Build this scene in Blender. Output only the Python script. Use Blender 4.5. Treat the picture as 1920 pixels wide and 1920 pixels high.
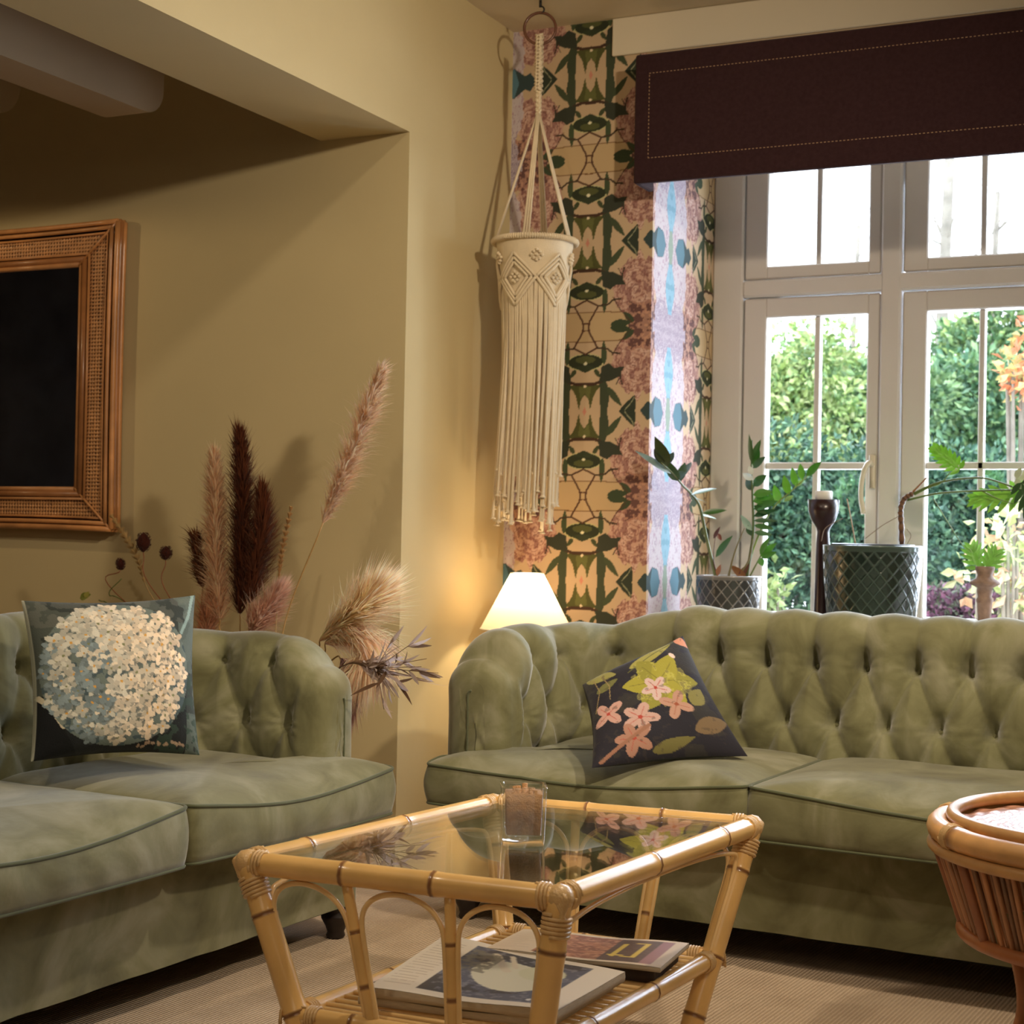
import bpy, math, random
import numpy as np
from mathutils import Vector, Matrix
random.seed(7)
rng = np.random.default_rng(7)
for o in list(bpy.data.objects):
    bpy.data.objects.remove(o)
SC = bpy.context.scene
COL = SC.collection
PI = math.pi

# ------------------------------------------------------------------ camera
CAM = np.array([0.0, 0.0, 1.0])
YAW, PITCH, ROLL, FPX = math.radians(25.5), math.atan(45 / 3000.), 0.0195, 3000.0
_f = np.array([-math.sin(YAW) * math.cos(PITCH), math.cos(YAW) * math.cos(PITCH), math.sin(PITCH)])
_r0 = np.array([math.cos(YAW), math.sin(YAW), 0.0])
_u0 = np.cross(_r0, _f)
_r = math.cos(ROLL) * _r0 + math.sin(ROLL) * _u0
_u = -math.sin(ROLL) * _r0 + math.cos(ROLL) * _u0
cam = bpy.data.cameras.new('camera')
cam.sensor_width = 36.0
cam.lens = FPX / 1920 * 36.0
cam.clip_start = 0.05
cam.clip_end = 200
cam.dof.use_dof = True
cam.dof.focus_distance = 3.35
cam.dof.aperture_fstop = 8.0
camo = bpy.data.objects.new('camera', cam)
COL.objects.link(camo)
camo.matrix_world = Matrix(((_r[0], _u[0], -_f[0], CAM[0]), (_r[1], _u[1], -_f[1], CAM[1]), (_r[2], _u[2], -_f[2], CAM[2]), (0, 0, 0, 1)))
SC.camera = camo


def at(px, py, axis, val):
    """photo point -> point on the plane where coordinate AXIS equals VAL"""
    d = _f + _r * (px - 960) / FPX - _u * (py - 960) / FPX
    return CAM + d * ((val - CAM[axis]) / d[axis])


# ------------------------------------------------------------------ exposure, world, lights
SC.view_settings.view_transform = 'Standard'
SC.view_settings.look = 'None'
SC.view_settings.exposure = 0.0
SC.view_settings.gamma = 1.0
SC.view_settings.use_curve_mapping = False
wd = bpy.data.worlds.new('sky')
SC.world = wd
wd.use_nodes = True
nt = wd.node_tree
bg = nt.nodes['Background']
bg.inputs['Color'].default_value = (0.86, 0.93, 1.0, 1)
bg.inputs['Strength'].default_value = 5.0


def lamp(kind, name, loc, energy, color, **kw):
    l = bpy.data.lights.new(name, kind)
    l.energy = energy
    l.color = color
    aim = kw.pop('aim', None)
    for k, v in kw.items():
        setattr(l, k, v)
    o = bpy.data.objects.new(name, l)
    COL.objects.link(o)
    o.location = loc
    if aim is not None:
        o.rotation_euler = (Vector(aim) - Vector(loc)).to_track_quat('-Z', 'Y').to_euler()
    return o


WARM = (1.0, 0.74, 0.42)
WARM2 = (1.0, 0.83, 0.62)
lamp('SPOT', 'wall_washer', (0.62, 1.98, 2.58), 240, WARM2, shadow_soft_size=0.07, spot_size=1.30, spot_blend=0.9, aim=(-2.10, 4.25, 1.18))
lamp('SPOT', 'downlight_entry', (-1.75, 1.35, 2.71), 42, WARM2, shadow_soft_size=0.035, spot_size=2.9, spot_blend=0.6, aim=(-1.5, 2.2, 0))
lamp('SPOT', 'downlight_side_room', (-4.22, 3.25, 2.16), 11, WARM, shadow_soft_size=0.03, spot_size=3.08, spot_blend=0.15, aim=(-4.22, 3.25, 0))
lamp('SPOT', 'downlight_table', (-0.75, 3.05, 2.70), 105, WARM2, shadow_soft_size=0.05, spot_size=1.9, spot_blend=0.7, aim=(-0.85, 3.15, 0))
lamp('AREA', 'front_fill', (0.2, -0.6, 2.65), 15, WARM2, shape='RECTANGLE', size=2.2, size_y=1.6, aim=(-0.6, 2.0, 0.4))  # unseen fill light added from the camera side, not a fixture
# daylight that comes in through the window opening
lamp('AREA', 'window_daylight', (-0.40, 5.98, 1.52), 205, (0.72, 0.83, 1.0), shape='RECTANGLE', size=2.6, size_y=1.6, aim=(-0.40, 3.4, 0.9), spread=2.6)


# ------------------------------------------------------------------ materials
def lin(c):
    c = np.asarray(c, float) / 255.0
    return np.where(c <= 0.04045, c / 12.92, ((c + 0.055) / 1.055) ** 2.4)


def mat(name, col=None, rough=0.6, nv=0.0, ns=8.0, bump=0.0, bs=200.0, sheen=0.0, metal=0.0, spec=0.5, coat=0.0, attr=False, wave=None, stretch=None):
    m = bpy.data.materials.new(name)
    m.use_nodes = True
    n, l = m.node_tree.nodes, m.node_tree.links
    b = n['Principled BSDF']
    b.inputs['Roughness'].default_value = rough
    b.inputs['Metallic'].default_value = metal
    b.inputs['Specular IOR Level'].default_value = spec
    b.inputs['Coat Weight'].default_value = coat
    b.inputs['Coat Roughness'].default_value = 0.15
    if sheen:
        b.inputs['Sheen Weight'].default_value = sheen
        b.inputs['Sheen Roughness'].default_value = 0.45
    if attr:
        a = n.new('ShaderNodeAttribute')
        a.attribute_name = 'Col'
        src = a.outputs['Color']
    else:
        rgb = n.new('ShaderNodeRGB')
        rgb.outputs[0].default_value = (*lin(col), 1)
        src = rgb.outputs[0]
    tc = n.new('ShaderNodeTexCoord')
    vec = tc.outputs['Object']
    if stretch:
        mp = n.new('ShaderNodeMapping')
        mp.inputs['Scale'].default_value = stretch
        l.new(vec, mp.inputs['Vector'])
        vec = mp.outputs[0]
    if nv:
        no = n.new('ShaderNodeTexNoise')
        no.inputs['Scale'].default_value = ns
        no.inputs['Detail'].default_value = 4
        l.new(vec, no.inputs['Vector'])
        mr = n.new('ShaderNodeMapRange')
        mr.inputs['From Min'].default_value = 0.25
        mr.inputs['From Max'].default_value = 0.75
        mr.inputs['To Min'].default_value = 1 - nv
        mr.inputs['To Max'].default_value = 1 + nv
        l.new(no.outputs['Fac'], mr.inputs['Value'])
        hs = n.new('ShaderNodeVectorMath')
        hs.operation = 'SCALE'
        l.new(src, hs.inputs[0])
        l.new(mr.outputs[0], hs.inputs['Scale'])
        src = hs.outputs[0]
    l.new(src, b.inputs['Base Color'])
    if bump:
        if wave:
            no2 = n.new('ShaderNodeTexWave')
            no2.bands_direction = wave
            no2.inputs['Distortion'].default_value = 1.5
            no2.inputs['Detail'].default_value = 1.0
            no2.inputs['Detail Scale'].default_value = 3.0
        else:
            no2 = n.new('ShaderNodeTexNoise')
            no2.inputs['Detail'].default_value = 3
        no2.inputs['Scale'].default_value = bs
        l.new(vec, no2.inputs['Vector'])
        bp = n.new('ShaderNodeBump')
        bp.inputs['Strength'].default_value = bump
        bp.inputs['Distance'].default_value = 0.004
        l.new(no2.outputs['Fac'], bp.inputs['Height'])
        l.new(bp.outputs[0], b.inputs['Normal'])
    return m


def glassy(name, tint, refl=1.0, ior=1.45, rough=0.0):
    """a thin clear sheet: see-through with a mirror-like Fresnel reflection"""
    m = bpy.data.materials.new(name)
    m.use_nodes = True
    n, l = m.node_tree.nodes, m.node_tree.links
    n.remove(n['Principled BSDF'])
    t = n.new('ShaderNodeBsdfTransparent')
    t.inputs[0].default_value = (*tint, 1)
    g = n.new('ShaderNodeBsdfGlossy')
    g.inputs['Roughness'].default_value = rough
    g.inputs['Color'].default_value = (refl, refl, refl, 1)
    lw = n.new('ShaderNodeLayerWeight')
    lw.inputs['Blend'].default_value = 0.5
    pw = n.new('ShaderNodeMath')
    pw.operation = 'POWER'
    l.new(lw.outputs['Facing'], pw.inputs[0])
    pw.inputs[1].default_value = 5.0
    f0_ = ((ior - 1) / (ior + 1)) ** 2
    fr = n.new('ShaderNodeMath')
    fr.operation = 'MULTIPLY_ADD'
    l.new(pw.outputs[0], fr.inputs[0])
    fr.inputs[1].default_value = 1 - f0_
    fr.inputs[2].default_value = f0_
    mx = n.new('ShaderNodeMixShader')
    l.new(fr.outputs[0], mx.inputs[0])
    l.new(t.outputs[0], mx.inputs[1])
    l.new(g.outputs[0], mx.inputs[2])
    l.new(mx.outputs[0], n['Material Output'].inputs[0])
    return m


M = {}
M['wall'] = mat('ochre_paint', (208, 190, 144), 0.85, 0.03, 3, 0.05, 150)
M['ceil'] = mat('cream_ceiling_paint', (226, 214, 190), 0.9, 0.02, 3)
M['plaster'] = mat('pale_plaster', (172, 150, 120), 0.9, 0.03, 6)
M['darkwall'] = mat('dark_room_wall', (60, 60, 66), 0.9, 0.35, 5)
M['paper'] = mat('printed_wallpaper', rough=0.75, attr=True, spec=0.25)
M['white'] = mat('white_window_paint', (204, 196, 186), 0.45, 0.02, 5)
M['pelmet'] = mat('maroon_brown_weave', (56, 36, 38), 0.95, 0.18, 90, 0.4, 600, sheen=0.1, spec=0.1)
M['thread'] = mat('gold_thread', (168, 134, 100), 0.6)
M['velvet'] = mat('sage_velvet', (126, 130, 96), 0.75, 0.22, 5.0, 0.12, 60, sheen=0.5, spec=0.2)
M['piping'] = mat('sage_piping', (88, 92, 66), 0.8, 0.1, 20, sheen=0.3, spec=0.2)
M['under'] = mat('black_lining', (18, 16, 14), 0.95)
M['darkwood'] = mat('dark_turned_wood', (32, 22, 18), 0.45, 0.2, 20, stretch=(1, 1, 6))
M['bamboo'] = mat('bamboo_cane', rough=0.28, attr=True, nv=0.10, ns=14, coat=0.35)
M['rattan'] = mat('rattan_core', rough=0.38, attr=True, nv=0.14, ns=25, coat=0.25)
M['bind'] = mat('rattan_binding', (214, 176, 120), 0.4, 0.12, 40, 0.3, 250, coat=0.2)
M['cord'] = mat('cotton_cord', (232, 214, 182), 0.9, 0.06, 30, 0.5, 420, sheen=0.2, spec=0.1)
M['cloth'] = mat('printed_cushion_cloth', rough=0.8, attr=True, sheen=0.15, spec=0.2, bump=0.15, bs=300)
M['print'] = mat('printed_page', rough=0.4, attr=True)
M['pages'] = mat('page_edges', (214, 200, 176), 0.8, 0.12, 60, 0.5, 500, stretch=(1, 1, 12))
M['darkpages'] = mat('dark_page_edges', (62, 50, 44), 0.8, 0.2, 60)
M['plume'] = mat('dried_plume', rough=0.95, attr=True, sheen=0.3, spec=0.1)
M['leaf'] = mat('green_leaf', rough=0.35, attr=True, nv=0.12, ns=40)
M['bush'] = mat('garden_leaf', rough=0.45, attr=True)
M['bark'] = mat('grey_bark', (150, 144, 134), 0.9, 0.3, 12, 0.5, 30)
M['soil'] = mat('garden_soil', (96, 92, 84), 0.95, 0.4, 6)
M['stem'] = mat('plant_stem', rough=0.55, attr=True, nv=0.15, ns=60)
M['glaze'] = mat('glazed_ceramic', rough=0.18, attr=True, coat=0.5)
M['brownwood'] = mat('mahogany', (46, 22, 24), 0.3, 0.2, 30, coat=0.3, stretch=(1, 1, 0.2))
M['wax'] = mat('white_wax', (240, 238, 232), 0.5)
M['handle'] = mat('cream_metal', (214, 200, 176), 0.3, metal=0.0)
M['brown'] = mat('brown_filling', (196, 146, 94), 0.8, 0.25, 60, 0.8, 300)
M['pot'] = mat('terracotta_vase', (96, 72, 54), 0.7, 0.15, 12)
M['carved'] = mat('weathered_carved_wood', (150, 122, 104), 0.6, 0.35, 40, 0.4, 90)
M['black'] = mat('black_plastic', (22, 22, 24), 0.4)
M['lampbase'] = mat('lamp_base_ceramic', (196, 176, 150), 0.35)
M['glass'] = glassy('clear_pane', (0.97, 0.98, 0.99), 0.8)
M['tableglass'] = glassy('smoky_table_glass', (0.80, 0.81, 0.83), 1.0, 1.6)
M['tumbler'] = glassy('tumbler_glass', (0.95, 0.97, 0.99), 1.0, 2.0)
mm = bpy.data.materials.new('mirror_silver')
mm.use_nodes = True
mb_ = mm.node_tree.nodes['Principled BSDF']
mb_.inputs['Base Color'].default_value = (0.85, 0.87, 0.9, 1)
mb_.inputs['Metallic'].default_value = 1
mb_.inputs['Roughness'].default_value = 0.03
M['mirror'] = mm
_n, _l = M['plume'].node_tree.nodes, M['plume'].node_tree.links
_t = _n.new('ShaderNodeBsdfTranslucent')
_a = _n.new('ShaderNodeAttribute')
_a.attribute_name = 'Col'
_l.new(_a.outputs['Color'], _t.inputs[0])
_m = _n.new('ShaderNodeMixShader')
_m.inputs[0].default_value = 0.6
_l.new(_n['Principled BSDF'].outputs[0], _m.inputs[1])
_l.new(_t.outputs[0], _m.inputs[2])
_l.new(_m.outputs[0], _n['Material Output'].inputs[0])
# ribbed carpet
mc = bpy.data.materials.new('ribbed_sisal_carpet')
mc.use_nodes = True
n, l = mc.node_tree.nodes, mc.node_tree.links
b = n['Principled BSDF']
b.inputs['Roughness'].default_value = 0.95
b.inputs['Specular IOR Level'].default_value = 0.1
tc = n.new('ShaderNodeTexCoord')
mp = n.new('ShaderNodeMapping')
mp.inputs['Rotation'].default_value = (0, 0, math.radians(4))
l.new(tc.outputs['Object'], mp.inputs['Vector'])
wv = n.new('ShaderNodeTexWave')
wv.bands_direction = 'X'
wv.inputs['Scale'].default_value = 34
wv.inputs['Distortion'].default_value = 1.2
wv.inputs['Detail'].default_value = 2
wv.inputs['Detail Scale'].default_value = 4
l.new(mp.outputs[0], wv.inputs['Vector'])
no = n.new('ShaderNodeTexNoise')
no.inputs['Scale'].default_value = 7
no.inputs['Detail'].default_value = 6
l.new(tc.outputs['Object'], no.inputs['Vector'])
cr = n.new('ShaderNodeMix')
cr.data_type = 'RGBA'
cr.inputs[6].default_value = (*lin((156, 132, 110)), 1)
cr.inputs[7].default_value = (*lin((206, 184, 158)), 1)
ma = n.new('ShaderNodeMath')
ma.operation = 'MULTIPLY_ADD'
l.new(wv.outputs['Fac'], ma.inputs[0])
ma.inputs[1].default_value = 0.55
l.new(no.outputs['Fac'], ma.inputs[2])
l.new(ma.outputs[0], cr.inputs[0])
l.new(cr.outputs[2], b.inputs['Base Color'])
bp = n.new('ShaderNodeBump')
bp.inputs['Strength'].default_value = 0.7
bp.inputs['Distance'].default_value = 0.004
l.new(wv.outputs['Fac'], bp.inputs['Height'])
l.new(bp.outputs[0], b.inputs['Normal'])
M['carpet'] = mc
_n, _l = M['velvet'].node_tree.nodes, M['velvet'].node_tree.links
_b = _n['Principled BSDF']
_tc = _n.new('ShaderNodeTexCoord')
_no = _n.new('ShaderNodeTexNoise')
_no.inputs['Scale'].default_value = 6.5
_no.inputs['Detail'].default_value = 5
_no.inputs['Roughness'].default_value = 0.55
_no.inputs['Distortion'].default_value = 0.8
_l.new(_tc.outputs['Object'], _no.inputs['Vector'])
_rp = _n.new('ShaderNodeValToRGB')
_rp.color_ramp.elements[0].position = 0.32
_rp.color_ramp.elements[0].color = (*lin((96, 93, 62)), 1)
_rp.color_ramp.elements[1].position = 0.70
_rp.color_ramp.elements[1].color = (*lin((146, 143, 116)), 1)
_e = _rp.color_ramp.elements.new(0.5)
_e.color = (*lin((120, 118, 84)), 1)
_l.new(_no.outputs['Fac'], _rp.inputs[0])
_l.new(_rp.outputs[0], _b.inputs['Base Color'])
# lamp shade: thin paper lit from inside
ms = bpy.data.materials.new('lit_paper_shade')
ms.use_nodes = True
n, l = ms.node_tree.nodes, ms.node_tree.links
n.remove(n['Principled BSDF'])
d1 = n.new('ShaderNodeBsdfDiffuse')
d1.inputs[0].default_value = (0.9, 0.78, 0.62, 1)
t1 = n.new('ShaderNodeBsdfTranslucent')
t1.inputs[0].default_value = (0.95, 0.82, 0.64, 1)
mx = n.new('ShaderNodeMixShader')
mx.inputs[0].default_value = 0.5
l.new(d1.outputs[0], mx.inputs[1])
l.new(t1.outputs[0], mx.inputs[2])
l.new(mx.outputs[0], n['Material Output'].inputs[0])
M['shade'] = ms


# ------------------------------------------------------------------ mesh helpers
class MB:
    """collects shapes and links them as one mesh object"""

    def __init__(s):
        s.v, s.f, s.c, s.n = [], [], [], 0

    def add(s, v, f, c=None):
        v = np.asarray(v, float).reshape(-1, 3)
        s.v.append(v)
        if isinstance(f, np.ndarray):
            s.f.append(f + s.n)
        else:
            by = {}
            for q in f:
                by.setdefault(len(q), []).append(q)
            for k in by:
                s.f.append(np.array(by[k], int) + s.n)
        if c is None:
            c = (200, 200, 200)
        c = np.asarray(c, float)
        if c.ndim == 1:
            c = np.tile(c, (len(v), 1))
        s.c.append(c)
        s.n += len(v)
        return s

    def build(s, name, m, parent=None, smooth=True, attr=None):
        v = np.concatenate(s.v)
        me = bpy.data.meshes.new(name)
        me.vertices.add(len(v))
        me.vertices.foreach_set('co', v.ravel())
        nl = sum(f.size for f in s.f)
        npoly = sum(len(f) for f in s.f)
        me.loops.add(nl)
        me.polygons.add(npoly)
        li = np.concatenate([f.ravel() for f in s.f])
        tot = np.concatenate([np.full(len(f), f.shape[1]) for f in s.f])
        st = np.concatenate([[0], np.cumsum(tot)[:-1]])
        me.loops.foreach_set('vertex_index', li.astype(np.int32))
        me.polygons.foreach_set('loop_start', st.astype(np.int32))
        me.polygons.foreach_set('use_smooth', np.full(npoly, smooth))
        me.update(calc_edges=True)
        me.validate()
        ca = me.color_attributes.new('Col', 'FLOAT_COLOR', 'POINT')
        cc = np.concatenate(s.c)
        rgba = np.ones((len(cc), 4))
        rgba[:, :3] = lin(np.clip(cc, 0, 255))
        if len(me.vertices) == len(cc):
            ca.data.foreach_set('color', rgba.ravel())
        me.materials.append(m)
        o = bpy.data.objects.new(name, me)
        COL.objects.link(o)
        if parent is not None:
            o.parent = parent
        return o


def rotz(a):
    c, s = math.cos(a), math.sin(a)
    return np.array([[c, -s, 0], [s, c, 0], [0, 0, 1]])


BOXF = np.array([[0, 3, 2, 1], [4, 5, 6, 7], [0, 1, 5, 4], [1, 2, 6, 5], [2, 3, 7, 6], [3, 0, 4, 7]])


def box(mb, x0, x1, y0, y1, z0, z1, c=None, R=None, T=None):
    v = np.array([(x0, y0, z0), (x1, y0, z0), (x1, y1, z0), (x0, y1, z0), (x0, y0, z1), (x1, y0, z1), (x1, y1, z1), (x0, y1, z1)], float)
    if R is not None:
        v = v @ np.asarray(R).T
    if T is not None:
        v = v + np.asarray(T)
    mb.add(v, BOXF, c)
    return mb


def bevbox(mb, x0, x1, y0, y1, z0, z1, b=0.004, c=None):
    """box with chamfered edges"""
    vs, idx = [], {}
    X, Y, Z = (x0, x1), (y0, y1), (z0, z1)
    s = (1, -1)
    for i in (0, 1):
        for j in (0, 1):
            for k in (0, 1):
                idx[(i, j, k, 0)] = len(vs); vs.append((X[i], Y[j] + s[j] * b, Z[k] + s[k] * b))
                idx[(i, j, k, 1)] = len(vs); vs.append((X[i] + s[i] * b, Y[j], Z[k] + s[k] * b))
                idx[(i, j, k, 2)] = len(vs); vs.append((X[i] + s[i] * b, Y[j] + s[j] * b, Z[k]))
    f = []
    for i in (0, 1):
        f.append([idx[(i, a, b_, 0)] for a, b_ in ((0, 0), (1, 0), (1, 1), (0, 1))])
        f.append([idx[(a, i, b_, 1)] for a, b_ in ((0, 0), (1, 0), (1, 1), (0, 1))])
        f.append([idx[(a, b_, i, 2)] for a, b_ in ((0, 0), (1, 0), (1, 1), (0, 1))])
    for a in (0, 1):
        for b_ in (0, 1):
            f.append([idx[(0, a, b_, 1)], idx[(1, a, b_, 1)], idx[(1, a, b_, 2)], idx[(0, a, b_, 2)]])
            f.append([idx[(a, 0, b_, 0)], idx[(a, 1, b_, 0)], idx[(a, 1, b_, 2)], idx[(a, 0, b_, 2)]])
            f.append([idx[(a, b_, 0, 0)], idx[(a, b_, 1, 0)], idx[(a, b_, 1, 1)], idx[(a, b_, 0, 1)]])
    for i in (0, 1):
        for j in (0, 1):
            for k in (0, 1):
                f.append([idx[(i, j, k, 0)], idx[(i, j, k, 1)], idx[(i, j, k, 2)]])
    mb.add(vs, f, c)
    return mb


def spline(pts, n=8):
    """Catmull-Rom through the points"""
    p = [np.asarray(q, float) for q in pts]
    if len(p) < 3:
        return [p[0] + (p[-1] - p[0]) * t for t in np.linspace(0, 1, n + 1)]
    p = [2 * p[0] - p[1]] + p + [2 * p[-1] - p[-2]]
    out = []
    for i in range(1, len(p) - 2):
        for t in np.linspace(0, 1, n, endpoint=False):
            a, b_, c, d = p[i - 1], p[i], p[i + 1], p[i + 2]
            out.append(0.5 * (2 * b_ + (c - a) * t + (2 * a - 5 * b_ + 4 * c - d) * t * t + (3 * b_ - a - 3 * c + d) * t ** 3))
    out.append(p[-2])
    return out


def tube(mb, pts, rad, seg=8, c=None, cap=True, closed=False):
    p = np.array(pts, float)
    n = len(p)
    rad = np.full(n, rad) if np.isscalar(rad) else np.asarray(rad, float)
    if closed:
        tan = np.roll(p, -1, 0) - np.roll(p, 1, 0)
    else:
        tan = np.gradient(p, axis=0)
    tan /= np.linalg.norm(tan, axis=1)[:, None] + 1e-12
    ref = np.array([0, 0, 1.0]) if abs(tan[0][2]) < 0.9 else np.array([1.0, 0, 0])
    a = np.cross(tan[0], ref)
    a /= np.linalg.norm(a)
    vs = []
    ang = np.arange(seg) / seg * 2 * PI
    for i in range(n):
        a = a - tan[i] * (a @ tan[i])
        a /= np.linalg.norm(a) + 1e-12
        bb = np.cross(tan[i], a)
        vs.append(p[i] + rad[i] * (np.cos(ang)[:, None] * a + np.sin(ang)[:, None] * bb))
    vs = np.concatenate(vs)
    m = n if closed else n - 1
    i, j = np.meshgrid(np.arange(m), np.arange(seg), indexing='ij')
    i2 = (i + 1) % n
    q = np.stack([i * seg + j, i * seg + (j + 1) % seg, i2 * seg + (j + 1) % seg, i2 * seg + j], -1).reshape(-1, 4)
    cc = c
    if c is not None and np.ndim(c) == 2:
        cc = np.repeat(np.asarray(c, float), seg, 0)
    base = mb.n
    mb.add(vs, q, cc)
    if cap and not closed:
        mb.f.append(np.array([list(range(base + seg - 1, base - 1, -1))]))
        mb.f.append(np.array([list(range(base + (n - 1) * seg, base + n * seg))]))
    return mb


def lathe(mb, prof, seg=32, T=(0, 0, 0), c=None, ax=None):
    """prof: (radius, z) pairs"""
    prof = np.array(prof, float)
    ang = np.arange(seg) / seg * 2 * PI
    v = np.stack([prof[:, 0][:, None] * np.cos(ang), prof[:, 0][:, None] * np.sin(ang), np.repeat(prof[:, 1][:, None], seg, 1)], -1).reshape(-1, 3)
    v = v + np.asarray(T)
    n = len(prof)
    i, j = np.meshgrid(np.arange(n - 1), np.arange(seg), indexing='ij')
    q = np.stack([i * seg + j, i * seg + (j + 1) % seg, (i + 1) * seg + (j + 1) % seg, (i + 1) * seg + j], -1).reshape(-1, 4)
    cc = c
    if c is not None and np.ndim(c) == 2:
        cc = np.repeat(np.asarray(c, float), seg, 0)
    mb.add(v, q, cc)
    return mb


def gridf(nu, nv, wrap=False):
    i, j = np.meshgrid(np.arange(nu - (0 if wrap else 1)), np.arange(nv - 1), indexing='ij')
    i2 = (i + 1) % nu
    return np.stack([i * nv + j, i2 * nv + j, i2 * nv + j + 1, i * nv + j + 1], -1).reshape(-1, 4)


def empty(name, label, cat, loc=(0, 0, 0), rz=0.0, group=None):
    o = bpy.data.objects.new(name, None)
    COL.objects.link(o)
    o.empty_display_size = 0.05
    o.location = loc
    o.rotation_euler = (0, 0, rz)
    return tag(o, label, cat, group)


def tag(o, label, cat, group=None, kind=None):
    o['label'] = label
    o['category'] = cat
    if group:
        o['group'] = group
    if kind:
        o['kind'] = kind
    return o


def struct(o, label=None):
    o['kind'] = 'structure'
    if label:
        o['label'] = label
    return o


def vnoise(x, y, seed=0):
    """smooth value noise on arrays"""
    xi, yi = np.floor(x).astype(int), np.floor(y).astype(int)
    fx, fy = x - xi, y - yi
    fx, fy = fx * fx * (3 - 2 * fx), fy * fy * (3 - 2 * fy)

    def h(a, b_):
        k = (a * 374761393 + b_ * 668265263 + seed * 974634777) & 0x7fffffff
        k = ((k ^ (k >> 13)) * 1274126177) & 0x7fffffff
        return (k ^ (k >> 16)) / 0x7fffffff
    return (h(xi, yi) * (1 - fx) + h(xi + 1, yi) * fx) * (1 - fy) + (h(xi, yi + 1) * (1 - fx) + h(xi + 1, yi + 1) * fx) * fy


def fbm(x, y, seed=0, o=3):
    s, a, t = 0, 1, 0
    for k in range(o):
        s = s + a * vnoise(x * 2 ** k, y * 2 ** k, seed + k)
        t += a
        a *= 0.5
    return s / t


class Paint:
    """colours on a field of points given by two coordinates"""

    def __init__(s, X, Y, base):
        s.X, s.Y = X, Y
        s.C = np.tile(np.asarray(base, float), (*X.shape, 1))

    def put(s, m, col, a=1.0):
        col = np.asarray(col, float)
        w = (m.astype(float) * a)[..., None]
        s.C = s.C * (1 - w) + col * w

    def ell(s, cx, cy, a, b_, ang=0.0, col=(0, 0, 0), al=1.0, mask=None):
        c, n_ = math.cos(ang), math.sin(ang)
        dx, dy = s.X - cx, s.Y - cy
        u, v = (dx * c + dy * n_) / a, (-dx * n_ + dy * c) / b_
        m = (u * u + v * v) < 1
        if mask is not None:
            m &= mask
        s.put(m, col, al)

    def leafshape(s, x0, y0, x1, y1, w, col, al=1.0):
        L = math.hypot(x1 - x0, y1 - y0)
        ux, uy = (x1 - x0) / L, (y1 - y0) / L
        dx, dy = s.X - x0, s.Y - y0
        t = (dx * ux + dy * uy) / L
        d = np.abs(-dx * uy + dy * ux)
        tt = np.clip(t, 0, 1)
        m = (t > 0) & (t < 1) & (d < w * 0.5 * np.sin(PI * tt ** 0.8) ** 0.8)
        s.put(m, col, al)

    def poly(s, pts, col, al=1.0):
        m = np.zeros(s.X.shape, bool)
        n_ = len(pts)
        for i in range(n_):
            x0, y0 = pts[i]
            x1, y1 = pts[(i + 1) % n_]
            if y0 == y1:
                continue
            cond = ((s.Y > y0) != (s.Y > y1)) & (s.X < (x1 - x0) * (s.Y - y0) / (y1 - y0) + x0)
            m ^= cond
        s.put(m, col, al)

    def line(s, pts, w, col, al=1.0):
        m = np.zeros(s.X.shape, bool)
        for (x0, y0), (x1, y1) in zip(pts[:-1], pts[1:]):
            L2 = (x1 - x0) ** 2 + (y1 - y0) ** 2
            t = np.clip(((s.X - x0) * (x1 - x0) + (s.Y - y0) * (y1 - y0)) / L2, 0, 1)
            m |= np.hypot(s.X - x0 - t * (x1 - x0), s.Y - y0 - t * (y1 - y0)) < w / 2
        s.put(m, col, al)


# ------------------------------------------------------------------ the room
XW, YWL, YR = -2.400, 4.969, 5.600      # pier wall plane, window wall plane, plane of the window frame
XJ, YP = -1.873, 4.253                  # window jamb, wall with the mirror
ZC, ZS, ZH = 2.744, 0.66, 2.55          # ceiling, sill, head of the window recess
XE = 1.54                               # far jamb of the window
K = 1.14  # room planes above and fittings below scaled about the camera by this factor
struct(box(MB(), -6.5, 3.6, -3.2, YWL + 0.001, -0.05, 0).build('floor', M['carpet'], smooth=False))
struct(box(MB(), -6.5, 3.6, -3.2, YR + 0.2, ZC, ZC + 0.1).build('ceiling', M['ceil'], smooth=False))
# pier between the opening and the corner, and the downstand over the opening
mb = box(MB(), XW - 0.15, XW, YP, YWL + 0.2, 0, ZC)
struct(mb.build('wall_left', M['wall'], smooth=False))
struct(box(MB(), -2.719, XW, -3.2, YP, 2.229, ZC - 0.001).build('trim_lintel', M['wall'], smooth=False))
struct(box(MB(), -6.5, XW - 0.15, YP, YP + 0.15, 0, ZC).build('wall_mirror_side', M['wall'], smooth=False))
struct(box(MB(), -6.6, -6.5, -3.2, YP, 0, ZC).build('wall_far_left', M['darkwall'], smooth=False))
struct(box(MB(), -6.6, 3.7, -3.3, -3.2, 0, ZC).build('wall_back', M['darkwall'], smooth=False))
struct(box(MB(), 3.6, 3.7, -3.2, YR + 0.2, 0, ZC).build('wall_right', M['wall'], smooth=False))


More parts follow.
